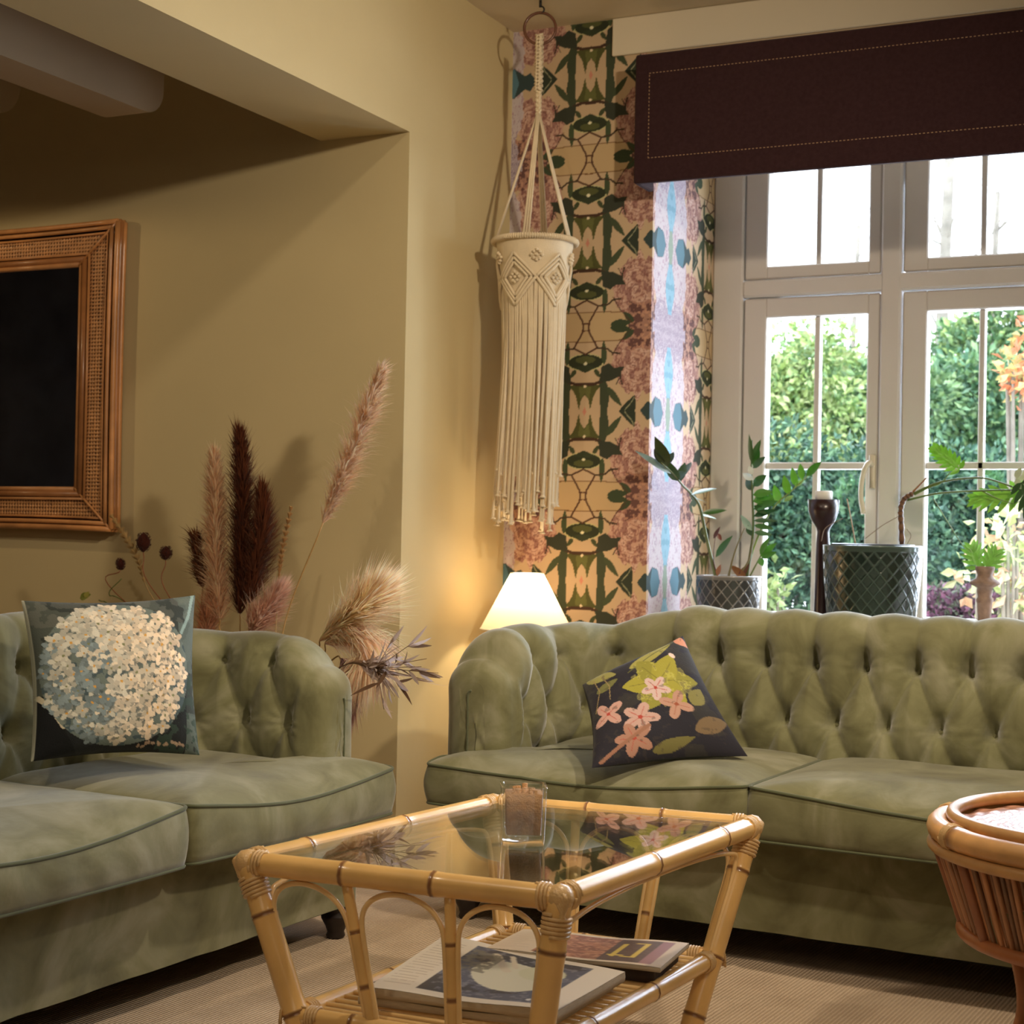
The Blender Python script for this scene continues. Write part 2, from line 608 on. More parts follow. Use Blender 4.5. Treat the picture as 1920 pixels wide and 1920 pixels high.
def wallpaper(U, V):
    """U: metres from a green axis, V: height. The motif mirrors left-right every 0.36 m and up-down every 0.25 m."""
    u = np.abs((U + 0.36) % 0.72 - 0.36)
    v = np.abs((V - 2.122 + 0.25) % 0.50 - 0.25)
    P = Paint(u, v, (198, 172, 140))
    n1 = fbm(u * 60, v * 60, 3)
    n2 = fbm(u * 160, v * 110, 9)
    n3 = fbm(u * 30 + 5, v * 26, 21)
    # pale ground near the axis with faint planks
    P.put((v < 0.044) & (u < 0.13), (194, 166, 120), 0.6)
    P.line([(0.0, 0.044), (0.07, 0.043), (0.13, 0.040)], 0.0026, (120, 84, 52))
    # pink flower heads with ragged brown petals
    fl = ((u - 0.165) / 0.085) ** 2 + ((v - 0.12) / 0.085) ** 2 + (n3 - 0.5) * 1.2 < 1
    P.put(fl, (196, 154, 142), 0.75)
    P.put(fl & (n1 > 0.56), (146, 104, 100), 0.7)
    P.put(fl & (n1 < 0.38), (210, 178, 164), 0.8)
    P.put(fl & (n2 > 0.64), (116, 74, 70), 0.6)
    cells = np.abs(((np.hypot(u - 0.16, v - 0.10) * 70 + n1 * 2.5) % 1.0) - 0.5) < 0.12
    P.put(fl & cells, (140, 88, 80), 0.6)
    cl = (u > 0.135) & (u < 0.25) & (v < 0.055 + 0.03 * n3)
    P.put(cl, (160, 116, 104), 0.8)
    P.put(cl & (n1 > 0.5), (96, 66, 64), 0.85)
    P.put(cl & (n2 < 0.38), (204, 156, 128), 0.7)
    # lilac-white scribbled petals round the blue axis
    li_ = (u > 0.200 + 0.06 * n3)
    P.put(li_, (200, 190, 196), 0.9)
    st = np.abs(((u * 60 + n1 * 3 + v * 10) % 1.0) - 0.5) < 0.13
    P.put(li_ & st & (n3 > 0.42), (150, 124, 142), 0.7)
    P.put(li_ & (n2 > 0.64), (172, 138, 152), 0.7)
    ce = (u > 0.205 + 0.05 * n3) & (v < 0.045 + 0.06 * n1)
    st2 = np.abs(((u * 130 + v * 160 * (1 + 0.3 * n3)) % 1.0) - 0.5) < 0.16
    st3 = np.abs(((u * 130 - v * 160 * (1 + 0.3 * n3)) % 1.0) - 0.5) < 0.14
    P.put(ce, (196, 182, 190), 0.75)
    P.put(ce & (st2 | st3), (128, 112, 130), 0.75)
    # blue column
    w = 0.016 + 0.022 * np.sin(np.clip((v - 0.06) / 0.13, 0, 1) * PI)
    bl = (0.36 - u < w) & (v > 0.05) & (v < 0.205)
    P.put(bl, (132, 178, 196), 0.9)
    P.put(bl & (n1 > 0.55), (108, 152, 170), 0.6)
    P.put((0.36 - u < 0.018 * (0.6 + (v - 0.2) * 12)) & (v > 0.20), (138, 156, 136), 0.9)
    # blue-grey leaves beside the column, dark tips to the left
    P.poly([(0.175, 0.25), (0.198, 0.222), (0.215, 0.230), (0.25, 0.205), (0.295, 0.212), (0.318, 0.25)], (58, 74, 74))
    P.poly([(0.235, 0.25), (0.25, 0.207), (0.295, 0.213), (0.316, 0.25)], (88, 124, 138))
    P.leafshape(0.186, 0.185, 0.19, 0.262, 0.03, (112, 120, 108), 0.0)
    # dark wedge leaf
    P.poly([(0.108, 0.25), (0.135, 0.222), (0.158, 0.203), (0.163, 0.23), (0.160, 0.25)], (52, 60, 48))
    P.line([(0.128, 0.247), (0.150, 0.222), (0.156, 0.210)], 0.003, (150, 150, 120))
    # little horizontal leaf cluster
    P.leafshape(0.078, 0.004, 0.142, 0.010, 0.026, (62, 74, 52))
    P.leafshape(0.150, 0.012, 0.118, 0.040, 0.02, (66, 78, 56))
    P.line([(0.145, 0.008), (0.11, 0.045), (0.085, 0.085)], 0.0028, (86, 62, 44))
    # green cup rising to two points
    P.poly([(0.0, 0.172), (0.052, 0.172), (0.038, 0.188), (0.028, 0.205), (0.018, 0.245), (0.012, 0.215), (0.0, 0.200)], (84, 86, 46))
    P.poly([(0.0, 0.175), (0.020, 0.178), (0.014, 0.215), (0.0, 0.196)], (104, 106, 60))
    P.poly([(0.0, 0.236), (0.006, 0.25), (0.0, 0.25)], (206, 140, 120))
    # long upright blade
    P.poly([(0.046, 0.165), (0.062, 0.150), (0.074, 0.178), (0.078, 0.215), (0.072, 0.25), (0.050, 0.25), (0.048, 0.20)], (66, 74, 54))
    P.leafshape(0.070, 0.178, 0.118, 0.236, 0.020, (70, 80, 56))
    # dark arch with thorned bird-like shape
    P.line([(0.0, 0.168), (0.028, 0.169), (0.052, 0.162), (0.075, 0.150)], 0.009, (74, 52, 40))
    P.poly([(0.045, 0.165), (0.052, 0.118), (0.075, 0.108), (0.092, 0.122), (0.125, 0.120), (0.114, 0.136), (0.116, 0.160), (0.108, 0.148), (0.085, 0.160)], (58, 62, 50))
    P.line([(0.108, 0.14), (0.118, 0.172)], 0.004, (66, 56, 44))
    P.line([(0.108, 0.155), (0.100, 0.17)], 0.003, (66, 56, 44))
    # eye
    P.leafshape(0.030, 0.125, 0.048, 0.150, 0.014, (70, 78, 52))
    P.ell(0.0, 0.104, 0.060, 0.026, 0, (196, 190, 140))
    P.ell(0.0, 0.104, 0.055, 0.023, 0, (52, 58, 40))
    P.ell(0.0, 0.097, 0.032, 0.011, 0, (88, 92, 54))
    P.poly([(0.0, 0.135), (0.018, 0.128), (0.034, 0.118), (0.0, 0.112)], (58, 66, 46))
    P.ell(0.0, 0.108, 0.0055, 0.0045, 0, (232, 226, 190))
    P.ell(0.0, 0.176, 0.005, 0.004, 0, (232, 214, 180))
    # hanging small leaf and the crossed stems
    P.leafshape(0.060, 0.112, 0.057, 0.040, 0.018, (70, 82, 56))
    P.line([(0.008, 0.0), (0.012, 0.018), (0.038, 0.062), (0.0, 0.080)], 0.0055, (86, 58, 44))
    P.line([(0.038, 0.062), (0.070, 0.066), (0.085, 0.078), (0.108, 0.080)], 0.0055, (72, 58, 44))
    P.line([(0.0, 0.010), (0.012, 0.012)], 0.004, (96, 66, 48))
    return P.C


UAX = at(1105, 285, 1, YWL)[0]
GAX = 0.0028
# the print repeats every 0.82 m across and 0.57 m up, K sizes the motif to the room scaled about the camera
# papered wall between the corner and the window
nx, nz = int((XJ - XW) / GAX), int((ZC - 0.60) / GAX)
xs, zs = np.linspace(XW, XJ, nx), np.linspace(0.60, ZC, nz)
Xg, Zg = np.meshgrid(xs, zs, indexing='ij')
mb = MB()
mb.add(np.stack([Xg, np.full_like(Xg, YWL), Zg], -1).reshape(-1, 3), gridf(nx, nz), wallpaper((Xg - UAX) / K, (Zg - 1) / K + 1).reshape(-1, 3))
cpl = (200, 180, 150)
box(mb, XW, XJ - 0.004, YWL + 0.002, YWL + 0.05, 0, ZC, cpl)
box(mb, XW, XE, YWL, YWL + 0.05, 0, ZS - 0.02, cpl)
box(mb, XJ, XE, YWL, YWL + 0.05, ZH, ZC, cpl)
box(mb, XE, 3.6, YWL, YWL + 0.2, 0, ZC, cpl)
struct(mb.build('wall_window', M['paper'], smooth=False))
# jamb of the deep window recess
ny, nz = int((YR + 0.1 - YWL) / GAX), int((ZH - ZS) / GAX)
ys, zs = np.linspace(YWL, YR + 0.1, ny), np.linspace(ZS, ZH, nz)
Yg, Zg = np.meshgrid(ys, zs, indexing='ij')
mb = MB()
mb.add(np.stack([np.full_like(Yg, XJ), Yg, Zg], -1).reshape(-1, 3), gridf(ny, nz), wallpaper((Yg - YWL + (XJ - UAX)) / K, (Zg - 1) / K + 1).reshape(-1, 3))
box(mb, XJ - 0.05, XJ - 0.003, YWL + 0.05, YR + 0.1, 0, ZC, cpl)
box(mb, XE, XE + 0.05, YWL, YR + 0.1, 0, ZC, cpl)
struct(mb.build('wall_recess', M['paper'], smooth=False))
mb = MB()
box(mb, XJ, XE, YWL + 0.05, YR + 0.1, ZH, ZH + 0.06)
struct(mb.build('ceiling_recess', M['ceil'], smooth=False))
mb = bevbox(MB(), XJ + 0.001, XE - 0.001, YWL - 0.03, YR + 0.05, ZS - 0.05, ZS, 0.006)
struct(mb.build('trim_sill', M['white'], smooth=False))
xb = at(1150, 70, 1, YWL)[0]
struct(bevbox(MB(), xb, 3.5, YWL - 0.012, YWL + 0.001, at(1150, 107, 1, YWL)[2], ZC - 0.001, 0.003).build('trim_bulkhead', M['ceil'], smooth=False))
# wall below the sill outside and garden side reveal
mb = box(MB(), -3.0, 3.6, YR + 0.1, YR + 0.3, -0.8, ZS - 0.03)
box(mb, -3.0, XJ - 0.001, YR + 0.1, YR + 0.3, -0.8, 3.2)
box(mb, XE, 3.6, YR + 0.1, YR + 0.3, -0.8, 3.2)
box(mb, XJ, XE, YR + 0.1, YR + 0.3, ZH, 3.2)
struct(mb.build('wall_outside', M['plaster'], smooth=False))


def rounded_beam(x0, x1, yend, z0, name, rad_=0.07):
    """plastered beam whose end is rounded off below"""
    ys_ = [-3.1, yend - 0.10]
    prof = [(-3.1, ZC - 0.002), (-3.1, z0)]
    for k in range(9):
        a = k / 8 * PI / 2
        prof.append((yend - rad_ + rad_ * math.sin(a), z0 + rad_ - rad_ * math.cos(a)))
    prof += [(yend, z0 + 0.12), (yend + 0.008, z0 + 0.15), (yend + 0.03, z0 + 0.175), (yend + 0.07, z0 + 0.18), (yend + 0.10, ZC - 0.002)]
    n_ = len(prof)
    v = [(x0, y, z) for y, z in prof] + [(x1, y, z) for y, z in prof]
    f = [[i, (i + 1) % n_, (i + 1) % n_ + n_, i + n_] for i in range(n_)] + [list(range(n_))[::-1], list(range(n_, 2 * n_))]
    return struct(MB().add(v, f).build(name, M['plaster'], smooth=False))


rounded_beam(-3.14, -2.98, 3.80, 2.215, 'trim_beam_1', 0.08)
rounded_beam(-3.88, -3.56, 3.83, 2.27, 'trim_beam_2', 0.11)

# ------------------------------------------------------------------ window
win = bpy.data.objects.new('window_1', None)
COL.objects.link(win)
struct(win, 'white casement window with small panes over the deep sill')
pitch = 0.574
fr = MB()
Z0, ZT0, ZT1, Z1 = ZS, 1.8835, 1.945, 2.53
bevbox(fr, XJ, -1.759, YR, YR + 0.09, Z0, Z1, 0.006)
bevbox(fr, -1.761, XE, YR, YR + 0.09, ZT0, ZT1, 0.008)
bevbox(fr, -1.761, XE, YR, YR + 0.09, Z1 - 0.02, Z1 + 0.02, 0.006)
ncol = 6
for k in range(ncol):
    xr = -1.256 + k * pitch
    if xr < XE:
        bevbox(fr, xr, min(xr + 0.0705, XE), YR - 0.004, YR + 0.094, Z0, Z1, 0.007)
fr.build('frame', M['white'], win, smooth=False)
for k in range(ncol):
    x0, x1 = -1.759 + k * pitch, -1.256 + k * pitch
    if x0 > XE:
        break
    x1 = min(x1, XE)
    for zi, (za, zb, rb) in enumerate(((Z0, ZT0, 0.085), (ZT1, Z1 - 0.02, 0.050))):
        s = MB()
        gx0, gx1, gz0, gz1 = x0 + 0.089, x1 - 0.048, za + rb, zb - 0.075
        g = 0.004
        ya, yb = YR + 0.012, YR + 0.075
        bevbox(s, x0 + g, gx0, ya, yb, za + g, zb - g, 0.005)
        bevbox(s, gx1, x1 - g, ya, yb, za + g, zb - g, 0.005)
        bevbox(s, gx0 - 0.004, gx1 + 0.004, ya, yb, za + g, gz0, 0.005)
        bevbox(s, gx0 - 0.004, gx1 + 0.004, ya, yb, gz1, zb - g, 0.005)
        so = s.build('sash', M['white'], win, smooth=False)
        mu = MB()
        xm = (gx0 + gx1) / 2
        bevbox(mu, xm - 0.010, xm + 0.010, ya + 0.018, yb - 0.01, gz0, gz1, 0.003)
        if zi == 0:
            bevbox(mu, gx0, gx1, ya + 0.018, yb - 0.01, 1.260, 1.285, 0.003)
        mu.build('glazing_bar', M['white'], so, smooth=False)
        box(MB(), gx0 - 0.003, gx1 + 0.003, YR + 0.046, YR + 0.050, gz0 - 0.003, gz1 + 0.003).build('pane', M['glass'], so, smooth=False)
# handle of the nearest lower sash: plate and a curved lever hanging down
hx = -1.277
h = MB()
bevbox(h, hx - 0.011, hx + 0.011, YR - 0.002, YR + 0.012, 1.19, 1.31, 0.003)
tube(h, spline([(hx, YR - 0.004, 1.274), (hx - 0.004, YR - 0.034, 1.280), (hx - 0.020, YR - 0.040, 1.245), (hx - 0.028, YR - 0.040, 1.17), (hx - 0.018, YR - 0.038, 1.10)], 5), 0.0088, 8)
h.build('handle', M['handle'], win)

# pelmet hung in front of the window head
YPL = YWL - 0.15
pa, pb = at(1188, 100, 1, YPL), at(1187, 345, 1, YPL)
pc = at(1920, 283, 1, YPL)
zt, zb = at(1920, 20, 1, YPL)[2], pc[2]
zt = (zt + pa[2]) / 2
x0, x1 = pb[0], 1.75
pz0 = (pb[2] + pc[2]) / 2
pel = MB()
bevbox(pel, x0, x1, YPL, YPL + 0.022, pz0, zt, 0.005)
bevbox(pel, x0, x0 + 0.02, YPL + 0.02, YWL - 0.013, pz0, zt, 0.004)
bevbox(pel, x0, x1, YPL + 0.02, YWL - 0.013, zt - 0.02, zt, 0.004)
pel = pel.build('window_pelmet', M['pelmet'], smooth=False)
tag(pel, 'wide dark maroon-brown fabric pelmet with stitched border over the window', 'pelmet')
st = MB()
ins, sp = 0.049, 0.012
za, zc_ = zt - 0.066, pz0 + 0.078
xx = x0 + ins
while xx < 0.6:
    box(st, xx, xx + 0.006, YPL - 0.0012, YPL + 0.001, za, za + 0.0022)
    box(st, xx, xx + 0.006, YPL - 0.0012, YPL + 0.001, zc_, zc_ + 0.0022)
    xx += sp
zz = zc_
while zz < za:
    box(st, x0 + ins, x0 + ins + 0.0022, YPL - 0.0012, YPL + 0.001, zz, zz + 0.006)
    zz += sp
st.build('stitching', M['thread'], pel, smooth=False)


# ------------------------------------------------------------------ sofas
def sofa(name, label, L, seams, loc, rz, row_shift=0.0, aout=0.0, depth=1.0):
    root = empty(name, label, 'sofa', loc, rz, None)
    a, yf, yb, R = 0.172, 0.160, 0.530, 0.20
    l1, l2, l3 = yb - R - yf, R * PI / 2, L - 2 * a - 2 * R
    TOT = 2 * l1 + 2 * l2 + l3
    ns = int(TOT / 0.0055)
    S = np.linspace(0, TOT, ns)

    def frame(s):
        if s < l1:
            return (a, yf + s), (0, 1), (-1, 0), 0.0
        s -= l1
        if s < l2:
            t = s / R
            return (a + R - R * math.cos(t), yb - R + R * math.sin(t)), (math.sin(t), math.cos(t)), (-math.cos(t), math.sin(t)), s / l2
        s -= l2
        if s < l3:
            return (a + R + s, yb), (1, 0), (0, 1), 1.0
        s -= l3
        if s < l2:
            t = s / R
            return (L - a - R + R * math.sin(t), yb - R + R * math.cos(t)), (math.cos(t), -math.sin(t)), (math.sin(t), math.cos(t)), 1 - s / l2
        s -= l2
        return (L - a, yb - R - s), (0, -1), (1, 0), 0.0

    def section(bl, dfront, dend):
        bh = min(1.0, max(0.0, (dend - (l1 + 0.55 * l2)) / (0.45 * l2 + 0.09)))
        bh = bh * bh * (3 - 2 * bh)
        T, h, lean, rt = 0.172 + aout * (1 - bl) + 0.04 * bl, 0.738 + 0.052 * bh, 0.012 + 0.05 * bl, 0.085
        q_ = max(0.0, 1 - dfront / 0.14)
        h -= 0.11 * (1 - math.sqrt(max(0, 1 - q_ * q_)))
        pts, zc = [], h - rt
        for z in np.linspace(0.27, zc, 72):
            t = (z - 0.27) / (zc - 0.27)
            pts.append((lean * t ** 1.5, z))
        cx, ra = (lean + T) / 2, (T - lean) / 2
        for k in range(1, 34):
            th = k / 34 * PI
            c_, s_ = math.cos(th), math.sin(th)
            pts.append((cx - ra * math.copysign(abs(c_) ** 0.85, c_), zc + rt * abs(s_) ** 0.9))
        for z in np.linspace(zc, 0.075, 26):
            pts.append((T, z))
        return np.array(pts)
    nc = 72 + 33 + 26
    V = np.zeros((ns, nc, 3))
    N = np.zeros((ns, nc, 3))
    ARC = np.zeros((ns, nc))
    ZZ = np.zeros((ns, nc))
    fr_ = [frame(s) for s in S]
    for i, (p, t, nrm, bl) in enumerate(fr_):
        bl = bl * bl * (3 - 2 * bl)
        sec = section(bl, min(S[i], TOT - S[i]) + 0.012, min(S[i], TOT - S[i]))
        V[i, :, 0] = p[0] + nrm[0] * sec[:, 0]
        V[i, :, 1] = p[1] + nrm[1] * sec[:, 0]
        V[i, :, 2] = sec[:, 1]
        d = np.gradient(sec, axis=0)
        d /= np.linalg.norm(d, axis=1)[:, None]
        # outward section normal (toward the seat side first)
        no_ = np.stack([-d[:, 1], d[:, 0]], 1)
        N[i, :, 0] = nrm[0] * no_[:, 0]
        N[i, :, 1] = nrm[1] * no_[:, 0]
        N[i, :, 2] = no_[:, 1]
        ARC[i] = np.concatenate([[0], np.cumsum(np.linalg.norm(np.diff(sec, axis=0), axis=1))])
    # tufting in (s, arc) coordinates
    SS = np.repeat(S[:, None], nc, 1)
    rows = (0.124, 0.260, 0.412)
    ncols = round((TOT - 0.11) / 0.132)
    gap = (TOT - 0.11) / ncols
    s0 = 0.055 + gap / 2 + row_shift
    btn, segs = [], []
    for r_, v_ in enumerate(rows):
        off = 0.0 if r_ != 1 else -gap / 2
        for k in range(-1, ncols + 2):
            s_ = s0 + k * gap + off
            if r_ != 1:
                segs.append((s_, v_, s_ + gap / 2, rows[1]))
                segs.append((s_, v_, s_ - gap / 2, rows[1]))
            if r_ == 2:
                segs.append((s_, v_, s_, v_ + 0.24))
            if r_ == 0:
                segs.append((s_, v_, s_, -0.1))
            if 0.03 < s_ < TOT - 0.03:
                btn.append((s_, v_, r_))
    dseg = np.full(SS.shape, 9.0)
    for x0_, y0_, x1_, y1_ in segs:
        L2 = (x1_ - x0_) ** 2 + (y1_ - y0_) ** 2
        t = np.clip(((SS - x0_) * (x1_ - x0_) + (ARC - y0_) * (y1_ - y0_)) / L2, 0, 1)
        dd = np.hypot(SS - x0_ - t * (x1_ - x0_), ARC - y0_ - t * (y1_ - y0_))
        if x0_ == x1_ and y1_ > y0_:
            dd = dd + 0.010 + 0.10 * np.clip(ARC - y0_ - 0.03, 0, 1)
                # folds are sharp near a button and flatten out between two of them
        along = t * math.sqrt(L2)
        open_ = 0.012 * np.clip(along - 0.02, 0, 1) / 0.05 if y1_ < 1 else 0
        end_ = 0.03 * np.clip(1 - np.minimum(SS, TOT - SS) / 0.04, 0, 1)
        dseg = np.minimum(dseg, dd + 0.5 * open_ + end_)
    dent = np.zeros(SS.shape)
    for s_, v_, _ in btn:
        dx, dy = SS - s_, ARC - v_
        dy = np.where(dy > 0, dy / 2.4, dy / 0.8)
        r2 = dx * dx + dy * dy
        dent = np.maximum(dent, np.exp(-r2 / 0.016 ** 2) + 0.30 * np.exp(-r2 / 0.045 ** 2))
    puff = depth * 0.042 * (1 - np.exp(-(dseg / 0.032) ** 0.95)) - (0.3 + 0.7 * depth) * 0.042 * dent - 0.010
    # fine creases that radiate from the buttons
    for s_, v_, _ in btn:
        dx, dy = SS - s_, ARC - v_
        rr = np.hypot(dx, dy)
        puff += 0.0026 * np.sin(np.arctan2(dy, dx) * 11 + s_ * 40) * np.exp(-(rr / 0.042) ** 2) * np.clip(rr / 0.012, 0, 1)
    endfade = np.clip((np.minimum(SS, TOT - SS) + 0.012) / 0.04, 0, 1)
    endfade = endfade * endfade * (3 - 2 * endfade)
    atop = ARC[:, 72:73]
    fade = np.clip(1 - (ARC - atop - 0.10) / 0.14, 0, 1)
    V = V + N * (puff * endfade * fade)[..., None]
    # slow waviness of real upholstery
    V = V + N * (0.004 * (vnoise(SS * 9, ARC * 9, 5) - 0.5))[..., None]
    # rounded front ends of both arms
    rnd = 0.060
    caps = []
    for side, idx in ((0, 0), (1, ns - 1)):
        t = np.array([*fr_[idx][1], 0.0]) * (1 if side else -1)
        cl = []
        for k in range(1, 7):
            ph = k / 6 * PI / 2
            inw = -N[idx] * (rnd * (1 - math.cos(ph)))
            cl.append(V[idx] + inw + t * rnd * math.sin(ph))
        caps.append(cl)
    full = np.concatenate([np.array(caps[0][::-1]), V, np.array(caps[1])])
    mb = MB()
    nn = len(full)
    mb.add(full.reshape(-1, 3), gridf(nn, nc))
    for e in (0, nn - 1):
        ring = full[e]
        # panel: shrink toward a centre line, with pulled horizontal pleats
        cen = ring.mean(0)
        k1 = []
        for sc in (1.0, 0.8, 0.55, 0.3, 0.02):
            q = cen + (ring - cen) * np.array([sc, sc, 0.25 + 0.75 * sc if sc > 0.05 else 0.25])
            q[:, 2] = cen[2] + (ring[:, 2] - cen[2]) * (0.35 + 0.65 * sc)
            q[:, 1] += (0.0 if sc == 1 else 0.0025 * np.sin(q[:, 2] * 95 + 4 * sc)) - 0.004 * (1 - sc)
            k1.append(q)
        mb.add(np.array(k1).reshape(-1, 3), gridf(5, nc))
    body = mb.build('backrest', M['velvet'], root)
    # seam piping on the arm fronts
    for e, sgn in ((0, -1), (nn - 1, 1)):
        ring = full[e]
        cen = ring.mean(0)
        q = cen + (ring - cen) * np.array([0.50, 1, 0.88])
        q[:, 1] = ring[:, 1] - 0.003
        q = q[90:-3:2]
        q = q[q[:, 2] > 0.40]
        tube(MB(), q, 0.0028, 6).build('front_piping', M['piping'], root)
    # buttons
    bm_ = MB()
    lathe(bm_, [(0.0001, 0.006), (0.005, 0.0052), (0.0085, 0.003), (0.010, 0), (0.008, -0.004), (0.0001, -0.006)], 12)
    first = None
    for s_, v_, r_ in btn:
        if r_ == 0:
            continue
        i = int(round(s_ / TOT * (ns - 1)))
        j = int(np.argmin(abs(ARC[i] - v_)))
        p = V[i, j] + N[i, j] * 0.002
        if first is None:
            first = bo = bm_.build('button', M['velvet'], root)
        else:
            bo = first.copy()
            COL.objects.link(bo)
            bo.parent = root
        bo.location = p
        bo.rotation_euler = Vector(N[i, j]).to_track_quat('Z', 'Y').to_euler()
    # base with rounded corners
    def outline(x0_, x1_, y0_, y1_, r_, n_=6, bow=0.0):
        o_ = []
        for cx, cy, a0 in ((x0_ + r_, y0_ + r_, PI), (x1_ - r_, y0_ + r_, 1.5 * PI), (x1_ - r_, y1_ - r_, 0), (x0_ + r_, y1_ - r_, PI / 2)):
            for k in range(n_ + 1):
                t = a0 + k / n_ * PI / 2
                o_.append((cx + r_ * math.cos(t), cy + r_ * math.sin(t)))
        return o_
    ob = outline(0.012, L - 0.012, 0.085, 0.73, 0.03)
    # subdivide long sides so the cloth can ripple
    pts = []
    for (xa, ya), (xb_, yb_) in zip(ob, ob[1:] + ob[:1]):
        k = max(1, int(math.hypot(xb_ - xa, yb_ - ya) / 0.02))
        pts += [(xa + (xb_ - xa) * t / k, ya + (yb_ - ya) * t / k) for t in range(k)]
    pts = np.array(pts)
    zs_ = np.linspace(0.085, 0.325, 12)
    g = np.zeros((len(pts), 12, 3))
    for k, z in enumerate(zs_):
        w_ = 0.004 * (vnoise(pts[:, 0] * 14, pts[:, 0] * 0 + z * 8, 3) - 0.5) * 2
        g[:, k, 0] = pts[:, 0]
        g[:, k, 1] = pts[:, 1] + w_
        g[:, k, 2] = z
    mb = MB()
    mb.add(g.reshape(-1, 3), gridf(len(pts), 12, True))
    mb.f.append(np.array([[i * 12 + 11 for i in range(len(pts))]]))
    mb.build('base', M['velvet'], root)
    box(MB(), 0.02, L - 0.02, 0.10, 0.72, 0.078, 0.086).build('underside', M['under'], root, smooth=False)
    # seat cushions with piped edges
    edges = [-0.008] + list(seams) + [L + 0.008]
    for ci in range(len(edges) - 1):
        xa, xb_ = edges[ci] + (0.002 if ci else 0), edges[ci + 1] - (0.002 if ci < len(edges) - 2 else 0)
        poly = [(xa, 0.0)]
        poly = []
        earL, earR = ci == 0, ci == len(edges) - 2
        poly += [(xa, 0.0), (xb_, 0.0)]
        if earR:
            poly += [(xb_, 0.085), (L - a - 0.004, 0.095), (L - a - 0.004, 0.575)]
        else:
            poly += [(xb_, 0.575)]
        if earL:
            poly += [(a + 0.004, 0.575), (a + 0.004, 0.095), (xa, 0.085)]
        else:
            poly += [(xa, 0.575)]
        # round corners by resampling and smoothing
        pp = []
        for (x0_, y0_), (x1_, y1_) in zip(poly, poly[1:] + poly[:1]):
            k = max(2, int(math.hypot(x1_ - x0_, y1_ - y0_) / 0.012))
            pp += [(x0_ + (x1_ - x0_) * t / k, y0_ + (y1_ - y0_) * t / k) for t in range(k)]
        pp = np.array(pp)
        for _ in range(4):
            pp = (np.roll(pp, 1, 0) + 2 * pp + np.roll(pp, -1, 0)) / 4
        u_ = (pp[:, 0] - xa) / (xb_ - xa)
        pp[:, 1] -= np.where(pp[:, 1] < 0.06, 0.016 * np.sin(PI * np.clip(u_, 0, 1)) ** 0.7, 0)
        npt = len(pp)
        cen = np.array([(xa + xb_) / 2, 0.24])
        fz = np.clip(1 - pp[:, 1] / 0.15, 0, 1)
        zp = 0.432 - 0.034 * fz * np.sin(PI * np.clip(u_, 0, 1)) ** 1.2
        if earL:
            zp = zp - 0.022 * fz * np.clip(1 - u_ * 3, 0, 1)
        if earR:
            zp = zp - 0.010 * fz * np.clip(1 - (1 - u_) * 3, 0, 1)
        zq = 0.312 + 0.0 * zp
        prof = []
        for k in range(8):      # bottom edge to piping, bulging side
            t = k / 7
            b_ = 0.010 * math.sin(PI * t)
            d_ = (pp - cen)
            d_ = d_ / np.linalg.norm(d_, axis=1)[:, None]
            wr = 0.0015 * np.sin(pp[:, 0] * 60 + 3 * t) * math.sin(PI * t)
            q = pp + d_ * (b_ + wr)[:, None] if np.ndim(b_ + wr) else pp + d_ * b_
            prof.append(np.column_stack([q, zq + (zp - zq) * t]))
        for rho in (0.985, 0.96, 0.92, 0.86, 0.78, 0.68, 0.56, 0.42, 0.28, 0.14, 0.02):
            q = cen + (pp - cen) * rho
            cr_ = 0.036 * (1 - rho ** 5.0)
            top = zp * rho + 0.420 * (1 - rho) + cr_
            top = top + 0.004 * (vnoise(q[:, 0] * 10, q[:, 1] * 10, 8 + ci) - 0.5)
            prof.append(np.column_stack([q, top]))
        P_ = np.array(prof)                        # rings x points
        Pt = P_.transpose(1, 0, 2)
        mb = MB()
        mb.add(Pt.reshape(-1, 3), gridf(npt, len(prof), True))
        mb.f.append(np.array([[i * len(prof) + len(prof) - 1 for i in range(npt)]]))
        mb.f.append(np.array([[i * len(prof) for i in range(npt)][::-1]]))
        cu = mb.build('seat_cushion', M['velvet'], root)
        mb = MB()
        tube(mb, np.column_stack([pp, zp]), 0.0042, 6, closed=True)
        tube(mb, np.column_stack([pp, zq]), 0.0036, 6, closed=True)
        mb.build('cushion_piping', M['piping'], cu)
    # turned feet
    pf = [(0.0001, 0.0), (0.020, 0.0), (0.024, 0.006), (0.021, 0.016), (0.026, 0.03), (0.036, 0.048), (0.038, 0.058), (0.030, 0.066), (0.034, 0.074), (0.034, 0.084), (0.0001, 0.084)]
    for fx, fy in ((0.055, 0.125), (L - 0.055, 0.125), (0.055, 0.68), (L - 0.055, 0.68)):
        lathe(MB(), pf, 20, (fx, fy, 0)).build('leg', M['darkwood'], root)
    return root


RZ = math.radians(-3.5)
sofa('tufted_sofa', 'sage green velvet tufted sofa under the window behind the bamboo table', 2.05, (0.865,), (-1.955, 3.625, 0), RZ, 0.0, 0.028)
LL = 1.56
RL = math.radians(86.5)
ox, oy = -1.955 - LL * math.cos(RL), 3.45 - LL * math.sin(RL)
sofa('tufted_sofa', 'sage green velvet tufted sofa in front of the rattan mirror, hydrangea cushion on it', LL, (0.80,), (ox, oy, 0), RL, 0.0, 0.0, 0.55)


# ------------------------------------------------------------------ cushions
def P3(px, py, fwd):
    d = _f + _r * (px - 960) / FPX - _u * (py - 960) / FPX
    return CAM + d * fwd


